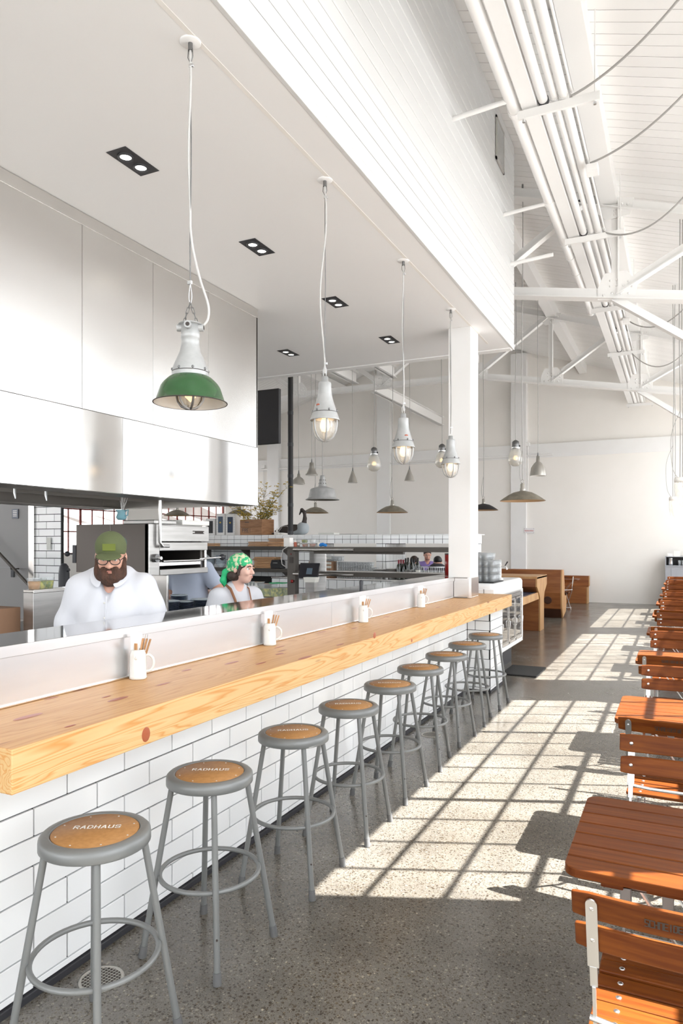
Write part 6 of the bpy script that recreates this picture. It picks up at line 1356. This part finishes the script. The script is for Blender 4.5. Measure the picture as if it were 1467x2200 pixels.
s = SDF(); s.ell((0, .015, 1.14), (.185, .125, .14), .05).ell((0, -.01, .98), (.185, .14, .2), .07).cap((-.14, .015, 1.215), (.14, .015, 1.215), .07, .07, .04).cap(RS, Vector((-.22, .02, 1.0)), .075, .08, .04).cap(LS, Vector((.215, -.03, 1.0)), .075, .08, .04).cap((-.03, .02, 1.275), (.03, .02, 1.275), .058, .058, .04).ell((0, 0, .84), (.18, .14, .1), .05)
s.cut_ell((0, -.10, 1.32), (.045, .10, .07), .01); s.cut_half((0, 0, -1), -.78); wsh = s.build('shirt', 'shirt_white', wm, .009, lambda X, Y, Z: .003*np.sin(20*X+15*Z+3*np.sin(9*Z)))
MB().tube([(-.075, .085, 1.26), (-.085, .02, 1.302), (-.085, -.06, 1.275), (-.075, -.12, 1.19), (-.06, -.152, 1.06)], [.012, .012, .012, .012, .012], 6).build('apron_strap', 'leather', wm)
MB().tube([(.075, .085, 1.26), (.082, .02, 1.302), (.08, -.06, 1.275), (.068, -.12, 1.19), (.06, -.152, 1.06)], .006, 6).build('apron_strap', 'leather', wm)
o = MB().box(-.11, .11, -.166, -.156, .72, 1.07).build('apron_bib', 'apron', wm, .004); MB().box(-.085, -.045, -.17, -.165, 1.03, 1.09).build('strap_tab', 'leather', wm, .002)
s = SDF(); s.ell(f(0, .018, .037), (.090, .107, .094), .02, R).ell(f(0, .085, -.02), (.06, .045, .05), .03, R); s.cut_half(R @ Vector((0, -.62, -1)), (R @ Vector((0, -.62, -1))).dot(f(0, -.085, .047)), .006)
bd = s.build('bandana', 'bandana', wm, .006, lambda X, Y, Z: .0022*np.sin(75*X+40*Z+3*np.sin(30*Y)))
s = SDF(); s.chain([f(0, .095, -.01), f(-.045, .125, -.035), f(-.06, .135, -.10), f(-.04, .12, -.15)], [.02, .026, .024, .012], .02); s.chain([f(0, .1, -.01), f(.05, .115, -.01), f(.06, .12, -.04)], [.02, .018, .01], .02); s.ell(f(-.02, .1, -.01), (.03, .03, .026), .02, R); s.build('bandana_tail', 'bandana_plain', bd, .006)
s = SDF(); s.ell(f(-.045, .045, -.055), (.045, .055, .045), .02, R).ell(f(.045, .045, -.055), (.045, .055, .045), .02, R).cap(f(-.078, -.03, .03), f(-.08, -.02, -.04), .010, .012, .02).cap(f(.078, -.035, .035), f(.082, -.02, -.04), .012, .012, .02).ell(f(0, .08, -.06), (.06, .035, .04), .02, R).ell(f(0, .016, .036), (.083, .101, .088), .01, R); s.cut_ell(f(0, -.085, -.045), (.072, .075, .096), .012)
s.build('hair', 'hair', wm, .006, lambda X, Y, Z: .002*np.sin(150*X+20*Z)*np.sin(80*Y))
s = SDF(); [s.chain([Vector((sx*.09, 0, .88)), Vector((sx*.095, -.02, .48)), Vector((sx*.095, .02, .12))], [.115, .085, .065], .04) for sx in (-1, 1)]; s.build('trousers', 'denim', wm, .016)
# ---- cook with hidden head, arm bent ------------------------------------
p3 = atd(408, 1166, 7.2); ck3 = thing('person', 'cook in a pale blue t-shirt with bent arm, head hidden behind the broiler', 'person', (p3.x, p3.y, 0), YAW+2.9)
B = SDF(); f, R = head_parts(ck3, (0, -.05, 1.60), 0, .1, body=B, s=1.0)
B.cap((0, .0, 1.42), (0, -.03, 1.55), .06, .058, .04).ell((0, .02, 1.27), (.18, .11, .19), .05).ell((0, 0, 1.04), (.16, .12, .2), .06)
RS, LS = Vector((-.19, .02, 1.375)), Vector((.19, .02, 1.375)); RE, LE = Vector((-.33, .03, 1.17)), Vector((.24, -.02, 1.10)); RW, LW_ = Vector((-.16, -.16, 1.13)), Vector((.20, -.2, 1.0))
B.chain([RS, RE, RW], [.062, .052, .032], .03).chain([LS, LE, LW_], [.062, .05, .032], .03); hand(B, RW, (.8, -.6, 0), (0, 0, -1), .6, 1); hand(B, LW_, (0, -1, -.3), (0, 0, -1), .6, -1); legs(B); B.build('body', 'skin', ck3, .009); face(ck3, f, R)
s = SDF(); s.ell((0, .015, 1.30), (.20, .125, .16), .05).ell((0, -.0, 1.08), (.19, .145, .24), .07).cap((-.165, .02, 1.385), (.165, .02, 1.385), .075, .075, .04).cap(RS, Vector((-.275, .03, 1.255)), .078, .082, .03).cap(LS, Vector((.225, 0, 1.24)), .078, .082, .03); s.cut_ell((0, -.08, 1.47), (.07, .09, .07), .01); s.cut_half((0, 0, -1), -.88)
s.build('t_shirt', 'shirt_blue', ck3, .009, lambda X, Y, Z: .004*np.sin(18*X+12*Z+3*np.sin(8*Z)))
s = SDF(); s.ell(f(0, .02, .05), (.083, .1, .085), .02, R); s.cut_ell(f(0, -.08, -.04), (.1, .1, .11), .01); s.build('hair', 'hair', ck3, .009)
s = SDF(); [s.chain([Vector((sx*.1, 0, .92)), Vector((sx*.1, -.02, .48)), Vector((sx*.1, .02, .12))], [.12, .09, .07], .04) for sx in (-1, 1)]; s.build('trousers', 'denim', ck3, .018)
# ---- seated guests behind the back bar ----------------------------------
def seated(px, d, lab, shirt, hat, yaw, hz=0):
    p = atd(px, 1166, d); t = thing('person', lab, 'person', (p.x, p.y, 0), yaw)
    B = SDF(); f, R = head_parts(t, (0, -.04, 1.385+hz), 0, .3, body=B); B.cap((0, 0, 1.21+hz), (0, -.03, 1.33+hz), .055, .055, .03).ell((0, .02, 1.06), (.17, .11, .19), .05).ell((0, .02, .82), (.16, .13, .14), .06)
    for sx in (-1, 1):
        B.chain([Vector((sx*.19, .01, 1.16+hz)), Vector((sx*.25, -.03, .92)), Vector((sx*.14, -.26, 1.0))], [.06, .046, .03], .03); hand(B, (sx*.14, -.26, 1.0), (-sx*.4, -.8, .1), (0, 0, -1), .6, sx); B.chain([Vector((sx*.09, 0, .72)), Vector((sx*.12, -.42, .70)), Vector((sx*.12, -.38, .32))], [.085, .065, .045], .03); B.cap((sx*.12, -.37, .29), (sx*.12, -.52, .27), .04, .032, .02)
    B.build('body', 'skin', t, .012); face(t, f, R)
    s = SDF(); s.ell((0, .01, 1.09), (.195, .13, .17), .05).ell((0, 0, .88), (.18, .14, .17), .06).cap((-.16, .01, 1.17+hz), (.16, .01, 1.17+hz), .072, .072, .04)
    for sx in (-1, 1): s.chain([Vector((sx*.19, .01, 1.16+hz)), Vector((sx*.25, -.03, .92)), Vector((sx*.16, -.2, .98))], [.075, .062, .05], .03)
    s.cut_ell((0, -.09, 1.25+hz), (.045, .08, .07), .01); s.build('shirt', shirt, t, .012)
    s = SDF(); s.ell(f(0, .02, .045), (.084, .103, .088), .02, R); s.cut_ell(f(0, -.085, -.035), (.1, .1, .105), .01); s.build('cap' if hat else 'hair', hat or 'hair', t, .009)
    s = SDF(); s.ell(f(0, -.04, -.075), (.05, .055, .03), .02, R); s.build('beard', 'beard', t, .009) if not hat else None
    s = SDF()
    for sx in (-1, 1): s.chain([Vector((sx*.09, 0, .72)), Vector((sx*.12, -.42, .70)), Vector((sx*.12, -.38, .34))], [.1, .08, .06], .03)
    s.build('trousers', 'denim', t, .018)
    k = thing('guest_stool', 'plain stool under the '+lab.split(',')[0], 'stool', (p.x, p.y, 0), yaw); MB().lathe([(0, .60), (.17, .60), (.17, .625), (0, .625)], 20).build('seat', 'masonite', k)
    for q in range(4): a = PI/4+q*PI/2; MB().tube([(.13*math.cos(a), .13*math.sin(a), .6), (.2*math.cos(a), .2*math.sin(a), 0)], .012, 8).build('leg', 'stool_paint', k)
seated(917, 15.2, 'dark-haired man in a purple shirt, seated beyond the back bar looking down', 'shirt_purple', None, YAW, .0)
seated(939, 13.7, 'guest in a black cap bending forward, right of the man in purple', 'shirt_dark', 'tv_black', YAW+2.8, -.13)
seated(889, 13.4, 'dark-haired guest seated half hidden behind the wine bottles', 'shirt_dark', None, YAW+3.0, -.12)
